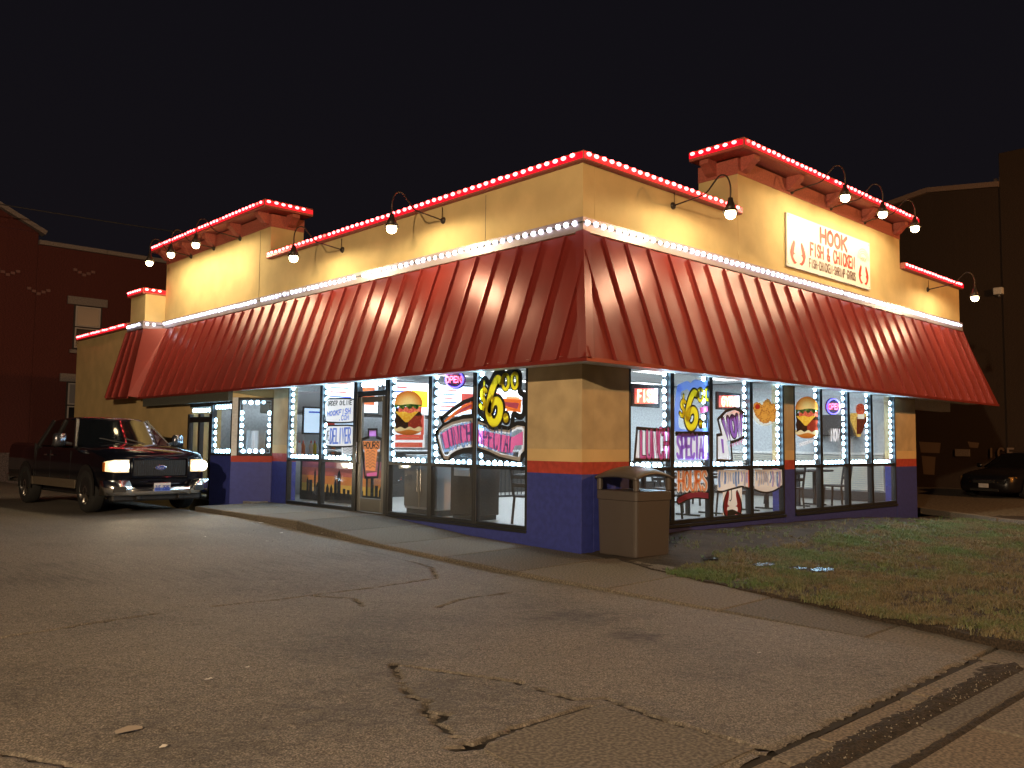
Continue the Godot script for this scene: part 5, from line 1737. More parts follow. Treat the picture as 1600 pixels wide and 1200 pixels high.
func truck():
	var o = thing("pickup_truck", "black pickup truck with headlights on facing out beside the storefront", "pickup truck", Vector3(-2.47, -0.14, -9.55), "", deg_to_rad(3.0))
	var st = tool(true)
	loft(st, [body_ring(0.955, 0.74, 0.62, 1.03, 0.01), body_ring(0.94, 0.84, 0.54, 1.075, 0.025), body_ring(0.88, 0.90, 0.48, 1.12, 0.045), body_ring(0.72, 0.955, 0.46, 1.16, 0.06), body_ring(0.3, 0.99, 0.45, 1.2, 0.075), body_ring(-0.3, 1.0, 0.45, 1.235, 0.075), body_ring(-0.75, 1.0, 0.45, 1.26, 0.04), body_ring(-1.5, 1.0, 0.45, 1.27, 0.0), body_ring(-2.9, 1.0, 0.45, 1.28, 0.0), body_ring(-4.65, 0.99, 0.47, 1.3, 0.0), body_ring(-4.72, 0.95, 0.5, 1.27, 0.0)])
	part(o, "body", done(st), M.car_paint)
	for z in [-0.82, -1.95, -2.82]:
		for s in [-1, 1]: box(o, "door_seam", Vector3(s * 1.0015, 0.5, z - 0.004), Vector3(s * 0.99, 1.16, z + 0.004), M.sign_black, 0.001)
	box(o, "bed_gap", Vector3(-1.0, 0.5, -2.905), Vector3(1.0, 1.286, -2.93), M.sign_black, 0.002)
	for s in [-1, 1]:
		box(o, "two_tone_panel", Vector3(s * 1.006, 0.43, -0.52), Vector3(s * 0.985, 0.60, -2.9), M.two_tone, 0.006)
		box(o, "two_tone_panel", Vector3(s * 1.006, 0.43, -2.94), Vector3(s * 0.985, 0.60, -3.05), M.two_tone, 0.006)
		for z in [-1.72, -2.08]: box(o, "door_handle", Vector3(s * 1.03, 1.05, z), Vector3(s * 1.0, 1.08, z - 0.16), M.chrome, 0.008)
	# cab
	var rf = tool(true)
	var rr = []
	for q in [[-1.36, 0.66, 1.80], [-1.46, 0.70, 1.84], [-1.9, 0.71, 1.865], [-2.5, 0.71, 1.85], [-2.74, 0.67, 1.80]]:
		var y = q[2]
		var w = q[1]
		var ring = []
		for p in [[0, 0], [-0.55, -0.008], [-0.88, -0.03], [-1.0, -0.075], [-0.98, -0.1], [0.98, -0.1], [1.0, -0.075], [0.88, -0.03], [0.55, -0.008]]: ring.append(Vector3(p[0] * w, y + p[1], q[0]))
		rr.append(ring)
	loft(rf, rr)
	part(o, "roof", done(rf), M.car_paint)
	for s in [-1, 1]:
		for q in [[[0.945, 1.22, -0.72], [0.70, 1.78, -1.40], 0.06], [[0.955, 1.24, -1.95], [0.715, 1.78, -1.98], 0.07], [[0.95, 1.24, -2.82], [0.69, 1.78, -2.7], 0.12]]:
			var pl = tool()
			bar(pl, Vector3(q[0][0] * s, q[0][1], q[0][2]), Vector3(q[1][0] * s, q[1][1], q[1][2]), q[2], 0.06, Vector3(s, 0.3, 0))
			part(o, "pillar", done(pl), M.plastic)
		var x0 = 0.95 * s
		var x1 = 0.705 * s
		glass_sheet(o, "side_window", [Vector3(x0, 1.25, -0.80), Vector3(x0, 1.25, -1.93), Vector3(x1, 1.775, -1.96), Vector3(x1, 1.775, -1.44)], Vector3(0.015 * s, 0, 0), M.car_glass)
		glass_sheet(o, "side_window", [Vector3(x0, 1.25, -1.97), Vector3(x0, 1.25, -2.78), Vector3(x1, 1.775, -2.68), Vector3(x1, 1.775, -2.0)], Vector3(0.01 * s, 0, 0), M.car_glass)
		var mr = empty(o, "mirror")
		var ma = tool()
		bar(ma, Vector3(s * 0.96, 1.29, -0.9), Vector3(s * 1.08, 1.32, -0.9), 0.05, 0.05)
		part(mr, "arm", done(ma), M.plastic)
		var mb = tool(true)
		cb(mb, Vector3(s * 1.19, 1.37, -0.9), Vector3(0.24, 0.26, 0.12), 0.04)
		part(mr, "housing", done(mb), M.mirror_shell)
	glass_sheet(o, "windshield", [Vector3(-0.92, 1.27, -0.68), Vector3(0.92, 1.27, -0.68), Vector3(0.67, 1.778, -1.385), Vector3(-0.67, 1.778, -1.385)], Vector3(0, 0.0, 0.10), M.car_glass)
	glass_sheet(o, "rear_window", [Vector3(0.88, 1.27, -2.84), Vector3(-0.88, 1.27, -2.84), Vector3(-0.66, 1.77, -2.72), Vector3(0.66, 1.77, -2.72)], Vector3(0, 0, -0.02), M.car_glass)
	for s in [-1, 1]:
		var wp = tool()
		bar(wp, Vector3(s * 0.15 + 0.2, 1.30, -0.58), Vector3(s * 0.25 - 0.25, 1.41, -0.73), 0.012, 0.02)
		part(o, "wiper", done(wp), M.plastic)
	# nose
	var gr = empty(o, "grille")
	box(gr, "recess", Vector3(-0.52, 0.69, 0.90), Vector3(0.52, 1.02, 0.965), M.sign_black, 0.03)
	for i in 23: box(gr, "bar", Vector3(-0.47 + i * 0.0425, 0.70, 0.962), Vector3(-0.462 + i * 0.0425, 1.01, 0.974), M.plastic, 0.002)
	for q in [[-0.54, 1.015, 0.54, 1.05], [-0.54, 0.655, 0.54, 0.69]]: box(gr, "surround", Vector3(q[0], q[1], 0.91), Vector3(q[2], q[3], 0.985), M.car_paint, 0.012)
	for s in [-1, 1]: box(gr, "surround", Vector3(s * 0.543, 0.658, 0.912), Vector3(s * 0.508, 1.047, 0.983), M.car_paint, 0.012)
	var em = empty(o, "emblem")
	for k in 2:
		var e = tool(true)
		var ring = []
		for i in 28: ring.append(Vector3(cos(TAU * i / 28.0) * [0.118, 0.104][k], 0.86 + sin(TAU * i / 28.0) * [0.049, 0.038][k], 0.98 + k * 0.006))
		var ring2 = []
		for q in ring: ring2.append(q + Vector3(0, 0, 0.004))
		for i in 28: quad(e, ring[i], ring[(i + 1) % 28], ring2[(i + 1) % 28], ring2[i])
		flat_poly(e, ring2, Vector3(0, 0, 1))
		part(em, ["rim", "badge"][k], done(e), [M.chrome, M.p_navy][k])
	for line in [[[-0.072, 0.02], [-0.04, 0.024], [-0.02, 0.02]], [[-0.045, 0.022], [-0.055, -0.01], [-0.07, -0.018]], [[-0.06, 0.004], [-0.034, 0.006]], [[-0.018, -0.004], [-0.024, -0.014], [-0.01, -0.016], [-0.006, -0.004], [-0.018, -0.002]], [[0.006, -0.016], [0.012, 0.0], [0.022, -0.002]], [[0.05, -0.002], [0.036, -0.002], [0.036, -0.015], [0.05, -0.014], [0.06, 0.022]]]:
		var pts = []
		for q in line: pts.append(Vector3(q[0], 0.86 + q[1], 0.992))
		var w = tool()
		ribbon(w, smooth_line(pts, 4), 0.006, Vector3(0, 0, 1))
		part(em, "script", done(w), M.p_white)
	for s in [-1, 1]:
		var hl = empty(o, "headlight")
		var lens = tool(true)
		var a = [Vector3(s * 0.60, 0.78, 1.0), Vector3(s * 0.84, 0.78, 0.985), Vector3(s * 0.972, 0.80, 0.87), Vector3(s * 0.965, 0.97, 0.85), Vector3(s * 0.84, 1.01, 0.965), Vector3(s * 0.60, 1.01, 0.99)]
		var bk = []
		for q in a: bk.append(q - Vector3(0, 0, 0.1))
		var c = Vector3(s * 0.75, 0.88, 0.85)
		for i in 6:
			var j = (i + 1) % 6
			face(lens, [a[i], a[j], bk[j], bk[i]], c)
		face(lens, [a[0], a[1], a[4], a[5]], c)
		face(lens, [a[1], a[2], a[3], a[4]], c)
		part(hl, "lens", done(lens), M.headlight)
		for bx in [0.69, 0.84]:
			var bu = tool(true)
			lathe(bu, [Vector2(0.095, 0.0), Vector2(0.08, 0.012), Vector2(0.0, 0.018)], Vector3(s * bx, 0.895, 1.0 if bx < 0.8 else 0.984), Vector3(0, 0, 1), 16)
			part(hl, "bulb", done(bu), M.headlamp_bulb)
		var am = tool()
		cb(am, Vector3(s * 0.968, 0.88, 0.79), Vector3(0.03, 0.17, 0.09), 0.01)
		part(hl, "turn_signal", done(am), M.amber)
		var l = SpotLight3D.new()
		l.name = "headlight_beam"
		l.light_color = Color(1.0, 0.9, 0.74)
		l.light_energy = 1.6
		l.spot_angle = 46.0
		l.spot_angle_attenuation = 0.8
		l.spot_range = 40.0
		l.spot_attenuation = 2.0
		l.light_size = 0.08
		l.shadow_enabled = true
		hl.add_child(l)
		l.transform = Transform3D(Basis(Vector3.UP, PI) * Basis(Vector3.RIGHT, deg_to_rad(-7.0)), Vector3(s * 0.72, 0.88, 1.03))
	var bp = tool(true)
	cb(bp, Vector3(0, 0.43, 1.0), Vector3(1.16, 0.15, 0.14), 0.035)
	var bump = part(o, "bumper", done(bp), M.chrome)
	for s in [-1, 1]:
		var bs = tool(true)
		hexa(bs, [Vector3(s * 0.5, 0.35, 0.9), Vector3(s * 0.5, 0.36, 1.07), Vector3(s * 0.98, 0.36, 0.93), Vector3(s * 1.0, 0.36, 0.7), Vector3(s * 0.6, 0.63, 0.9), Vector3(s * 0.6, 0.63, 1.05), Vector3(s * 0.98, 0.63, 0.95), Vector3(s * 1.0, 0.63, 0.7)])
		part(bump, "bumper_end", done(bs), M.chrome)
		var fg = tool()
		hexa(fg, [Vector3(s * 0.66, 0.42, 1.0), Vector3(s * 0.66, 0.42, 1.063), Vector3(s * 0.86, 0.42, 1.005), Vector3(s * 0.86, 0.42, 0.96), Vector3(s * 0.66, 0.52, 1.0), Vector3(s * 0.66, 0.52, 1.06), Vector3(s * 0.86, 0.52, 1.003), Vector3(s * 0.86, 0.52, 0.96)])
		part(bump, "fog_lamp", done(fg), M.plastic)
		wheel(o, Vector3(s * 0.885, 0.41, 0.0), 0.41, 0.27, s)
		wheel(o, Vector3(s * 0.885, 0.41, -3.45), 0.41, 0.27, s)
		arch(o, Vector3(s * 1.003, 0.46, 0.0), 0.45, s)
		arch(o, Vector3(s * 1.003, 0.46, -3.45), 0.45, s)
		box(o, "tow_hook", Vector3(s * 0.36, 0.27, 0.9), Vector3(s * 0.44, 0.345, 1.0), M.plastic, 0.01)
		box(o, "tail_lamp", Vector3(s * 0.9, 0.8, -4.7), Vector3(s * 0.78, 1.12, -4.74), M.p_claw, 0.01)
	box(o, "air_dam", Vector3(-0.85, 0.24, 0.72), Vector3(0.85, 0.45, 0.92), M.plastic, 0.03)
	box(o, "chassis", Vector3(-0.75, 0.28, 0.7), Vector3(0.75, 0.46, -4.5), M.sign_black, 0.03)
	box(o, "rear_bumper", Vector3(-0.95, 0.42, -4.74), Vector3(0.95, 0.6, -4.9), M.chrome, 0.02)
	var lp = empty(o, "license_plate")
	box(lp, "plate", Vector3(-0.155, 0.42, 1.082), Vector3(0.155, 0.575, 1.088), M.p_white, 0.002)
	box(lp, "band", Vector3(-0.15, 0.425, 1.0885), Vector3(0.15, 0.49, 1.0895), M.p_sky, 0.0004)
	lettering(lp, "characters", "TNE 2505", [Vector3(-0.135, 0.445, 1.09), Vector3(0.135, 0.445, 1.09), Vector3(0.135, 0.525, 1.09), Vector3(-0.135, 0.525, 1.09)], 0.011, Vector3(0, 0, 1), 0.001, M.p_navy, 0.32)
	box(lp, "frame", Vector3(-0.165, 0.41, 1.066), Vector3(0.165, 0.585, 1.0815), M.chrome, 0.002)

func sedan():
	var o = thing("parked_sedan", "dark sedan parked against the brick wall beyond the lawn", "car", Vector3(21.7, -0.315, -1.55), "", deg_to_rad(-90.0 - 9.0))
	var st = tool(true)
	loft(st, [body_ring(0.92, 0.62, 0.28, 0.60, 0.01), body_ring(0.86, 0.74, 0.22, 0.67, 0.02), body_ring(0.7, 0.86, 0.2, 0.73, 0.03), body_ring(0.2, 0.91, 0.2, 0.81, 0.05), body_ring(-0.7, 0.93, 0.2, 0.9, 0.05), body_ring(-1.2, 0.93, 0.2, 0.94, 0.0), body_ring(-3.2, 0.93, 0.2, 0.97, 0.0), body_ring(-3.8, 0.88, 0.24, 0.95, 0.0), body_ring(-3.95, 0.8, 0.3, 0.9, 0.0)])
	part(o, "body", done(st), M.car_paint2)
	var rf = tool(true)
	var rr = []
	for q in [[-1.42, 0.56, 1.40], [-1.6, 0.6, 1.44], [-2.3, 0.6, 1.46], [-2.75, 0.56, 1.40]]:
		var ring = []
		for p in [[0, 0], [-0.55, -0.01], [-0.9, -0.03], [-1.0, -0.08], [1.0, -0.08], [0.9, -0.03], [0.55, -0.01]]: ring.append(Vector3(p[0] * q[1], q[2] + p[1], q[0]))
		rr.append(ring)
	loft(rf, rr)
	part(o, "roof", done(rf), M.car_paint2)
	glass_sheet(o, "windshield", [Vector3(-0.8, 0.93, -0.72), Vector3(0.8, 0.93, -0.72), Vector3(0.56, 1.39, -1.45), Vector3(-0.56, 1.39, -1.45)], Vector3(0, 0, 0.1), M.car_glass)
	glass_sheet(o, "rear_window", [Vector3(0.78, 0.96, -3.35), Vector3(-0.78, 0.96, -3.35), Vector3(-0.54, 1.38, -2.72), Vector3(0.54, 1.38, -2.72)], Vector3(0, 0, -0.06), M.car_glass)
	for s in [-1, 1]:
		glass_sheet(o, "side_window", [Vector3(s * 0.88, 0.94, -0.78), Vector3(s * 0.88, 0.96, -3.3), Vector3(s * 0.59, 1.38, -2.74), Vector3(s * 0.59, 1.38, -1.47)], Vector3(s * 0.03, 0, 0), M.car_glass)
		var pl = tool()
		bar(pl, Vector3(s * 0.89, 0.93, -2.05), Vector3(s * 0.615, 1.38, -2.1), 0.07, 0.03, Vector3(s, 0.3, 0))
		part(o, "pillar", done(pl), M.car_paint2)
		wheel(o, Vector3(s * 0.82, 0.32, 0.0), 0.32, 0.21, s)
		wheel(o, Vector3(s * 0.82, 0.32, -2.8), 0.32, 0.21, s)
		arch(o, Vector3(s * 0.933, 0.34, 0.0), 0.37, s)
		arch(o, Vector3(s * 0.933, 0.34, -2.8), 0.37, s)
		var hl = tool(true)
		hexa(hl, [Vector3(s * 0.42, 0.50, 0.8), Vector3(s * 0.42, 0.50, 0.925), Vector3(s * 0.80, 0.53, 0.80), Vector3(s * 0.86, 0.53, 0.6), Vector3(s * 0.48, 0.63, 0.8), Vector3(s * 0.48, 0.63, 0.905), Vector3(s * 0.79, 0.68, 0.78), Vector3(s * 0.85, 0.68, 0.58)])
		part(o, "headlight", done(hl), M.lens)
		var mb = tool(true)
		cb(mb, Vector3(s * 1.02, 1.0, -0.85), Vector3(0.18, 0.13, 0.1), 0.035)
		part(o, "mirror", done(mb), M.car_paint2)
		box(o, "fog_lamp", Vector3(s * 0.5, 0.3, 0.85), Vector3(s * 0.62, 0.36, 0.9), M.chrome, 0.006)
	box(o, "grille", Vector3(-0.33, 0.47, 0.90), Vector3(0.33, 0.56, 0.945), M.plastic, 0.01)
	box(o, "grille_trim", Vector3(-0.35, 0.56, 0.9), Vector3(0.35, 0.585, 0.955), M.chrome, 0.006)
	box(o, "license_plate", Vector3(-0.15, 0.33, 0.93), Vector3(0.15, 0.46, 0.945), M.p_white, 0.003)
	box(o, "lower_grille", Vector3(-0.45, 0.22, 0.86), Vector3(0.45, 0.31, 0.925), M.plastic, 0.01)

# ------------------------------------------------------------------ neighbours, street lamps, wire
func neighbours():
	var zf = -27.0
	var o = thing("brick_building", "dark red brick building with stone lintels behind the pickup truck", "building", Vector3(0, 0, 0))
	var c1 = on_b(60, 385, zf)
	box(o, "wall", Vector3(c1.x, -0.4, zf), Vector3(20.0, 8.45, zf - 10.0), M.brick_red, 0.01)
	box(o, "wall", Vector3(-26.0, -0.4, zf - 0.01), Vector3(c1.x - 0.004, 8.9, zf - 10.0), M.brick_red, 0.01)
	box(o, "base_course", Vector3(-26.0, -0.4, zf + 0.05), Vector3(20.0, 0.75, zf + 0.004), M.base_grey, 0.01)
	for i in 8:
		var x0 = c1.x + i * 2.4
		box(o, "coping", Vector3(x0 + 0.004, 8.452, zf + 0.12), Vector3(x0 + 2.396, 8.62, zf - 0.4), M.stone, 0.015)
	var gt = tool()
	var gp = [Vector3(c1.x - 0.002, 8.902, zf), Vector3(c1.x - 2.6, 10.2, zf), Vector3(c1.x - 5.2, 8.902, zf)]
	flat_poly(gt, gp, Vector3(0, 0, 1))
	part(o, "gable", done(gt), M.brick_red)
	for s in 2:
		var ck = tool()
		bar(ck, gp[1] + Vector3(0, 0.08, 0), gp[2 * s] + Vector3(0, 0.08, 0) + Vector3(0.2 - 0.4 * s, -0.1, 0), 0.5, 0.16, Vector3.UP)
		part(o, "coping", done(ck), M.stone)
	for q in [[136.0, 478.0, 548.0], [136.0, 598.0, 672.0]]:
		var cx = on_b(136.5, 510, zf).x + (0.0 if q[1] < 500.0 else -0.14)
		var yt = on_b(q[0], q[1], zf).y
		var yb = on_b(q[0], q[2], zf).y
		for k in 4:
			var x = cx + k * 3.1
			var w = part(o, "window", tool_box(Vector3(x, (yt + yb) / 2.0, zf + 0.012), Vector3(1.02, yt - yb, 0.03)), M.frame_dark)
			part(w, "lintel", tool_box(Vector3(x - 0.04, yt + 0.15, zf + 0.05), Vector3(1.42, 0.3, 0.12)), M.stone)
			part(w, "sill", tool_box(Vector3(x, yb - 0.07, zf + 0.06), Vector3(1.2, 0.13, 0.16)), M.stone)
			for j in 2:
				var ym = lerpf(yb, yt, 0.27 + j * 0.48)
				part(w, "sash", tool_box(Vector3(x, ym, zf + 0.04), Vector3(0.9, (yt - yb) * 0.45, 0.03)), M.sash)
				part(w, "pane", tool_box(Vector3(x, ym, zf + 0.058), Vector3(0.8, (yt - yb) * 0.40, 0.008)), M.pane_blind if j else M.pane_dark)
	for q in [[131, 426], [60, 455], [12, 425]]:
		var p = on_b(q[0], q[1], zf)
		for k in 5:
			part(o, "corbel_brick", tool_box(p + Vector3((k - 2) * 0.16, 0.08 * absf(k - 2) - 0.1, 0.03), Vector3(0.14, 0.1, 0.06)), M.brick_light)
	var wr = thing("overhead_wire", "thin dark wire crossing the sky above the red brick building", "wire")
	var wt = tool(true)
	var pts = []
	for i in 13:
		var t = i / 12.0
		pts.append(Vector3(lerpf(-20.0, 16.0, t), 9.3 - 0.5 * sin(PI * t) + 0.35 * t, -24.0))
	tube(wt, pts, 0.02, 5)
	part(wr, "cable", done(wt), M.cable)
	# right side
	var xf = 27.0
	var r = thing("brick_building", "tall dark brick building with sloping coping behind the sedan", "building")
	var top = [[-40.0, 9.0], [-14.0, 10.2], [-6.3, 11.5], [-5.5, 11.62], [-2.85, 11.3]]
	for i in top.size() - 1:
		var a = top[i]
		var b = top[i + 1]
		var st = tool()
		hexa(st, [Vector3(xf, -0.5, a[0]), Vector3(xf + 8, -0.5, a[0]), Vector3(xf + 8, -0.5, b[0]), Vector3(xf, -0.5, b[0]), Vector3(xf, a[1], a[0]), Vector3(xf + 8, a[1], a[0]), Vector3(xf + 8, b[1], b[0]), Vector3(xf, b[1], b[0])])
		part(r, "wall", done(st), M.brick_brown)
		var cp = tool()
		bar(cp, Vector3(xf + 0.1, a[1] + 0.09, a[0]), Vector3(xf + 0.1, b[1] + 0.09, b[0]), 0.5, 0.2)
		part(r, "coping", done(cp), M.stone_dark)
	box(r, "front_block", Vector3(xf - 0.05, -0.5, -2.84), Vector3(xf + 8.0, 12.6, 14.0), M.brick_brown, 0.01)
	for q in [[1556, 284], [1564, 281]]:
		var p = on_a(q[0], q[1], xf + 0.2)
		box(r, "roof_vent", p + Vector3(-0.06, -0.3, -0.06), p + Vector3(0.06, 0.12, 0.06), M.stone_dark, 0.01)
	var p1 = on_a(1493, 713, xf)
	var p2 = on_a(1516, 702, xf)
	box(r, "wall_plaque", Vector3(xf - 0.06, p1.y, p1.z), Vector3(xf - 0.02, p2.y, p2.z), M.stone, 0.006)
	for k in 3:
		var f = ["a", 1540.0, 698.0, 1.0, xf - 0.06]
		words(r, "faded_letters", ["I", "C", "E"][k], f, [4 + k * 15, 16, 14 + k * 15, 16, 14 + k * 15, 3, 4 + k * 15, 3], 0.07, 0.004, M.faded, 0.2)
	for q in [[1436, 690, 1470, 708], [1440, 712, 1462, 742], [1512, 690, 1530, 700]]:
		var f = ["a", 0.0, 0.0, 1.0, xf - 0.004]
		patch(r, "faded_paint", f, [q[0], q[1], q[2], q[1] + 2, q[2] - 2, q[3], q[0] + 3, q[3] - 1], 0.002, M.faded)
	var wl = thing("wall_flood_fixture", "small unlit white flood fixture high on the brown brick wall", "wall fixture")
	var p3 = on_a(1562, 456, xf)
	box(wl, "housing", p3 + Vector3(-0.25, -0.12, -0.16), p3 + Vector3(-0.002, 0.14, 0.16), M.white_paint, 0.02)
	box(wl, "bracket", p3 + Vector3(-0.1, -0.2, -0.03), p3 + Vector3(-0.003, -0.12, 0.03), M.steel_matt, 0.004)

func tool_box(c: Vector3, s: Vector3) -> ArrayMesh:
	var st = tool()
	cb(st, c, s, 0.004)
	return done(st)

func street_lamp(at: Vector3, towards: Vector3, c: Color, e: float, label: String, h := 8.6):
	var o = thing("street_lamp", label, "street lamp", at, "street lamps around the lot")
	var pole = tool(true)
	lathe(pole, [Vector2(0.16, 0), Vector2(0.16, 0.25), Vector2(0.09, 0.32), Vector2(0.05, h), Vector2(0.0, h + 0.05)], Vector3.ZERO, Vector3.UP, 14)
	part(o, "pole", done(pole), M.steel_matt)
	var arm = tool(true)
	tube(arm, [Vector3(0, h - 0.4, 0), towards * 0.7 + Vector3(0, h + 0.15, 0), towards * 1.6 + Vector3(0, h + 0.25, 0)], 0.03, 8)
	part(o, "arm", done(arm), M.steel_matt)
	var hd = tool()
	var hc = towards * 1.9 + Vector3(0, h + 0.26, 0)
	cb(hd, hc, Vector3(0.34 + 0.3 * absf(towards.x), 0.12, 0.34 + 0.3 * absf(towards.z)), 0.04)
	part(o, "head", done(hd), M.steel_matt)
	var ln = tool()
	cb(ln, hc - Vector3(0, 0.075, 0), Vector3(0.36, 0.03, 0.36), 0.01)
	var lm = glow(c, 12.0)
	part(o, "lens", done(ln), lm)
	var l = OmniLight3D.new()
	l.name = "lamp_light"
	l.light_color = c
	l.light_energy = e
	l.light_size = 0.18
	l.omni_range = 120.0
	l.omni_attenuation = 2.0
	l.shadow_enabled = true
	o.add_child(l)
	l.position = hc - Vector3(0, 0.14, 0)

# ------------------------------------------------------------------ materials of the place
func materials():
	M.ground = textured(lin(0.06, 0.052, 0.043), 0.05, 0.5, 0.3, 0.95)
	var a = mat(Color(1, 1, 1), 0.78)
	a.albedo_texture = noise_tex(0.32, [lin(0.045, 0.039, 0.032), lin(0.125, 0.11, 0.089), lin(0.172, 0.15, 0.122), lin(0.4, 0.355, 0.3)], [0.2, 0.47, 0.62, 0.9], 1024, FastNoiseLite.TYPE_VALUE, 2, 3)
	a.uv1_triplanar = true
	a.uv1_world_triplanar = true
	a.uv1_scale = Vector3.ONE * 0.45
	a.heightmap_enabled = true
	a.heightmap_texture = a.albedo_texture
	a.heightmap_scale = 0.1
	a.vertex_color_use_as_albedo = true
	M.asphalt = a
	M.concrete = textured(lin(0.19, 0.165, 0.13), 0.09, 0.4, 0.7, 0.88, 0.15, 3, 5)
	M.concrete_b = textured(lin(0.165, 0.145, 0.118), 0.09, 0.45, 0.7, 0.9, 0.15, 4, 5)
	M.concrete_c = textured(lin(0.205, 0.175, 0.138), 0.09, 0.4, 0.7, 0.9, 0.15, 5, 5)
	M.concrete_d = textured(lin(0.225, 0.18, 0.13), 0.1, 0.4, 0.7, 0.9, 0.15, 6, 5)
	M.drive = textured(lin(0.20, 0.17, 0.13), 0.05, 0.4, 0.35, 0.9, 0.2, 7, 5)
	var s = textured(lin(0.085, 0.058, 0.036), 0.1, 0.6, 0.8, 1.0, 1.2, 8, 5)
	s.vertex_color_use_as_albedo = true
	M.soil = s
	M.grit = mat(lin(0.2, 0.175, 0.14), 0.9)
	M.paper = mat(lin(0.55, 0.52, 0.46), 0.8)
	M.card = mat(lin(0.3, 0.25, 0.19), 0.8)
	var g = mat(Color(1, 1, 1), 0.7)
	g.vertex_color_use_as_albedo = true
	M.grass = g
	M.water = textured(Color(0.03, 0.03, 0.03), 0.02, 0.3, 1.6, 0.02, 0.5, 41, 2)
	M.stucco = textured(lin(0.60, 0.44, 0.20), 0.012, 0.07, 0.2, 0.9, 0.0, 11, 5)
	M.pier = textured(lin(0.50, 0.385, 0.215), 0.014, 0.1, 0.25, 0.85, 0.0, 20, 5)
	M.silt = textured(lin(0.022, 0.017, 0.012), 0.1, 0.5, 1.5, 1.0, 0.0, 21, 4)
	M.tan = textured(lin(0.64, 0.46, 0.22), 0.012, 0.06, 0.22, 0.85, 0.0, 13, 4)
	M.blue = textured(lin(0.04, 0.055, 0.29), 0.03, 0.1, 0.5, 0.5, 0.1, 14, 5)
	M.red_paint = textured(lin(0.46, 0.055, 0.035), 0.03, 0.15, 0.5, 0.7, 0.0, 15, 5)
	M.red_trim = textured(lin(0.42, 0.11, 0.075), 0.08, 0.15, 0.5, 0.6, 0.1, 16, 4)
	M.grey_paint = textured(lin(0.10, 0.105, 0.09), 0.08, 0.2, 0.5, 0.8, 0.1, 17, 4)
	M.white_paint = textured(lin(0.72, 0.70, 0.66), 0.06, 0.1, 0.5, 0.7, 0.05, 18, 4)
	var aw = textured(lin(0.25, 0.033, 0.026), 0.012, 0.1, 0.5, 0.28, 0.0, 19, 4)
	aw.metallic = 0.25
	aw.uv1_scale = Vector3.ONE * 0.16
	aw.roughness = 0.36
	aw.roughness_texture = noise_tex(0.012, [Color(0.86, 0.86, 0.86), Color(1, 1, 1)], [0.2, 0.85], 512, FastNoiseLite.TYPE_SIMPLEX_SMOOTH, 3, 77)
	M.awning = aw
	M.pale_metal = mat(lin(0.3, 0.24, 0.25), 0.4, 0.3)
	M.bronze = mat(lin(0.035, 0.037, 0.04), 0.38, 0.5)
	M.bronze_light = mat(lin(0.16, 0.155, 0.14), 0.4, 0.6)
	M.steel = mat(lin(0.6, 0.6, 0.6), 0.25, 1.0)
	M.steel_matt = mat(lin(0.4, 0.4, 0.4), 0.45, 0.8)
	M.glass = glass(Color(0.9, 0.95, 0.95), 0.015)
	M.cable = mat(lin(0.05, 0.05, 0.05), 0.6)
	M.led_red = glow(Color(1.0, 0.27, 0.28), 22.0)
	M.red_glow_strip = glow(Color(1.0, 0.05, 0.16), 1.05)  # red spill of the LEDs put into an added strip as emission
	M.red_glow_strip.albedo_color = lin(0.3, 0.004, 0.01)
	M.led_white = glow(Color(0.88, 0.91, 1.0), 9.0)
	M.led_cool = glow(Color(0.68, 0.88, 1.0), 20.0)
	M.led_red_dim = glow(Color(1.0, 0.2, 0.2), 6.0)
	M.led_white_dim = glow(Color(0.88, 0.91, 1.0), 1.6)
	M.led_cool_dim = glow(Color(0.68, 0.88, 1.0), 2.2)
	M.lamp_metal = mat(lin(0.05, 0.04, 0.03), 0.45, 0.6)
	M.bulb = glow(Color(1.0, 0.88, 0.66), 22.0)
	for q in [["p_black", 0.012, 0.013, 0.016], ["p_white", 0.74, 0.72, 0.72], ["p_orange", 0.8, 0.17, 0.03], ["p_orange2", 0.72, 0.24, 0.08], ["p_purple", 0.3, 0.12, 0.34], ["p_pink", 0.55, 0.1, 0.22], ["p_slate", 0.05, 0.07, 0.11], ["p_lilac", 0.32, 0.26, 0.45], ["p_yellow", 0.85, 0.68, 0.02], ["p_coral", 0.68, 0.13, 0.09], ["p_cream", 0.66, 0.52, 0.4], ["p_blue", 0.14, 0.22, 0.6], ["p_blue2", 0.16, 0.23, 0.42], ["p_rose", 0.52, 0.1, 0.25], ["p_plum", 0.2, 0.05, 0.2], ["p_sky", 0.2, 0.32, 0.75], ["p_violet", 0.25, 0.12, 0.42], ["p_grey", 0.3, 0.3, 0.36], ["p_claw", 0.42, 0.05, 0.07], ["p_navy", 0.02, 0.05, 0.2], ["p_signred", 0.6, 0.035, 0.02], ["p_signbrown", 0.12, 0.05, 0.04], ["p_signgrey", 0.3, 0.27, 0.22], ["m0", 0.85, 0.5, 0.08], ["m1", 0.8, 0.28, 0.06], ["m2", 0.6, 0.14, 0.1], ["m3", 0.42, 0.12, 0.16], ["faded", 0.2, 0.14, 0.1]]:
		M[q[0]] = mat(lin(q[1], q[2], q[3]), 0.55)
		if q[0].begins_with("p_") and not q[0].begins_with("p_sign"):
			M[q[0]].backlight_enabled = true   # thin paint on glass lets light through
			var top = maxf(q[1], maxf(q[2], q[3]))
			M[q[0]].backlight = lin(q[1] / top, q[2] / top, q[3] / top) if q[0] != "p_black" else Color(0.02, 0.02, 0.02)
	M.board = mat(lin(0.7, 0.67, 0.6), 0.5)
	M.sign_black = mat(lin(0.015, 0.015, 0.016), 0.5)
	M.sign_red = glow(Color(1.0, 0.08, 0.06), 0.7)
	M.neon_red = glow(Color(1.0, 0.3, 0.36), 7.0)
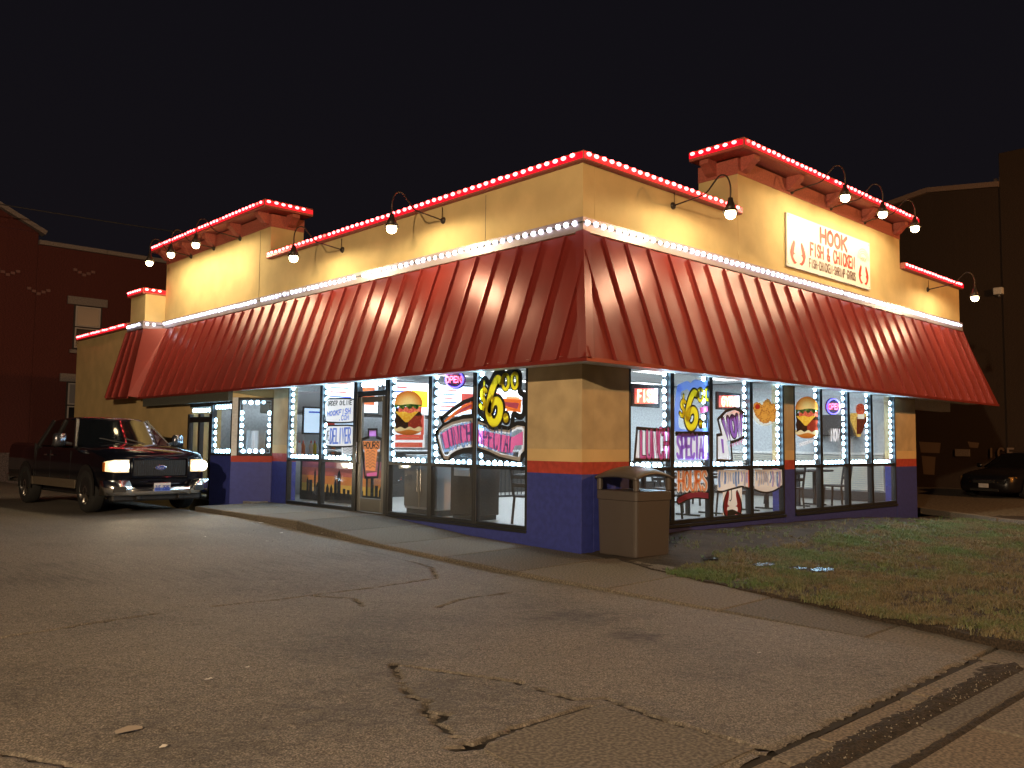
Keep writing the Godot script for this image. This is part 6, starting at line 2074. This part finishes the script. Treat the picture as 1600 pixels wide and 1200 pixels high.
	M.neon_blue = glow(Color(0.25, 0.25, 1.0), 5.0)
	M.neon_word = glow(Color(1.0, 0.62, 0.45), 7.0)
	M.tile = textured(lin(0.34, 0.33, 0.30), 0.05, 0.2, 0.6, 0.35, 0.0, 23, 4)
	M.ceiling = textured(lin(0.7, 0.71, 0.72), 0.1, 0.1, 0.8, 0.9, 0.0, 24, 4)
	M.wall_grey = textured(lin(0.5, 0.52, 0.53), 0.05, 0.1, 0.5, 0.8, 0.0, 25, 4)
	M.troffer = glow(Color(0.95, 0.98, 1.0), 2.6)
	M.dark_wood = textured(lin(0.035, 0.03, 0.027), 0.06, 0.3, 0.8, 0.45, 0.0, 26, 4)
	M.grey_panel = mat(lin(0.13, 0.13, 0.125), 0.4, 0.3)
	M.menu_lit = glow(Color(0.75, 0.88, 1.0), 0.9)
	M.blind = mat(lin(0.55, 0.52, 0.44), 0.7)
	var bn = textured(lin(0.088, 0.074, 0.066), 0.2, 0.14, 0.9, 0.4, 0.08, 27, 3)
	M.bin = bn
	var cp = mat(lin(0.004, 0.0045, 0.008), 0.12)
	cp.clearcoat_enabled = true
	cp.clearcoat = 0.35
	cp.metallic_specular = 0.3
	cp.clearcoat_roughness = 0.04
	M.car_paint = cp
	M.car_paint2 = mat(lin(0.006, 0.006, 0.008), 0.3)
	M.car_glass = mat(lin(0.004, 0.005, 0.006), 0.03)
	M.two_tone = mat(lin(0.17, 0.14, 0.10), 0.4, 0.4)
	M.chrome = mat(lin(0.75, 0.75, 0.75), 0.16, 1.0)
	M.rim = mat(lin(0.55, 0.54, 0.52), 0.28, 1.0)
	M.rubber = mat(lin(0.012, 0.012, 0.012), 0.85)
	M.plastic = mat(lin(0.02, 0.02, 0.021), 0.5)
	M.mirror_shell = mat(lin(0.2, 0.21, 0.24), 0.2, 0.9)
	M.headlight = glow(Color(1.0, 0.86, 0.62), 1.3)
	M.headlamp_bulb = glow(Color(1.0, 0.95, 0.82), 9.0)
	M.amber = mat(lin(0.7, 0.2, 0.02), 0.3)
	M.lens = mat(lin(0.62, 0.36, 0.12), 0.2, 0.5)
	M.brick_red = textured(lin(0.17, 0.042, 0.036), 0.08, 0.45, 0.55, 0.95, 1.5, 31, 5)
	M.brick_red.uv1_scale = Vector3(0.35, 2.2, 0.35)
	M.brick_light = mat(lin(0.2, 0.1, 0.09), 0.9)
	M.brick_brown = textured(lin(0.075, 0.047, 0.032), 0.08, 0.5, 0.55, 0.95, 1.5, 32, 5)
	M.brick_brown.uv1_scale = Vector3(0.35, 2.2, 0.35)
	M.base_grey = textured(lin(0.2, 0.15, 0.15), 0.08, 0.4, 0.4, 0.9, 0.3, 33, 4)
	M.stone = textured(lin(0.32, 0.27, 0.25), 0.08, 0.3, 0.6, 0.9, 0.2, 34, 4)
	M.stone_dark = textured(lin(0.26, 0.18, 0.14), 0.08, 0.3, 0.6, 0.9, 0.2, 35, 4)
	M.frame_dark = mat(lin(0.03, 0.02, 0.02), 0.7)
	M.sash = mat(lin(0.4, 0.36, 0.34), 0.6)
	M.pane_dark = mat(lin(0.02, 0.02, 0.022), 0.06)
	M.pane_blind = mat(lin(0.2, 0.185, 0.19), 0.3)

func _ready():
	rng.seed = 2024
	# camera
	cam_basis = Basis(Vector3.UP, deg_to_rad(-43.2352)) * Basis(Vector3.RIGHT, deg_to_rad(4.0273)) * Basis(Vector3.BACK, deg_to_rad(0.5716))
	var cam = Camera3D.new()
	cam.name = "camera"
	cam.fov = 48.2394
	cam.near = 0.05
	cam.far = 900.0
	add_child(cam)
	cam.transform = Transform3D(cam_basis, CAM)
	cam.current = true
	# night sky
	var sky = ProceduralSkyMaterial.new()
	sky.sky_top_color = Color(0.062, 0.058, 0.078)
	sky.sky_horizon_color = Color(0.085, 0.07, 0.08)
	sky.sky_curve = 0.2
	sky.ground_bottom_color = Color(0.03, 0.03, 0.03)
	sky.ground_horizon_color = Color(0.06, 0.05, 0.05)
	var env = Environment.new()
	env.background_mode = Environment.BG_SKY
	env.sky = Sky.new()
	env.sky.sky_material = sky
	env.tonemap_mode = Environment.TONE_MAPPER_LINEAR
	env.tonemap_exposure = 1.0
	env.sdfgi_enabled = true
	env.ssao_enabled = true
	env.ssil_enabled = true
	var we = WorldEnvironment.new()
	we.name = "environment"
	we.environment = env
	add_child(we)
	materials()
	# street lamps that light the lot and the drive from outside the frame
	street_lamp(Vector3(-19.5, -0.4, 10.0), Vector3(1, 0, 0), Color(1.0, 0.86, 0.69), 480.0, "street lamp standing on the lot side away from the storefront", 6.0)
	street_lamp(Vector3(17.0, -0.4, 16.0), Vector3(-1, 0, 0), Color(1.0, 0.70, 0.42), 240.0, "street lamp standing on the street side of the lawn")
	ground()
	restaurant()
	interior()
	neighbours()
	all_leds()
	lamps()
	shop_sign()
	lit_signs()
	window_art()
	litter_bin()
	truck()
	sedan()
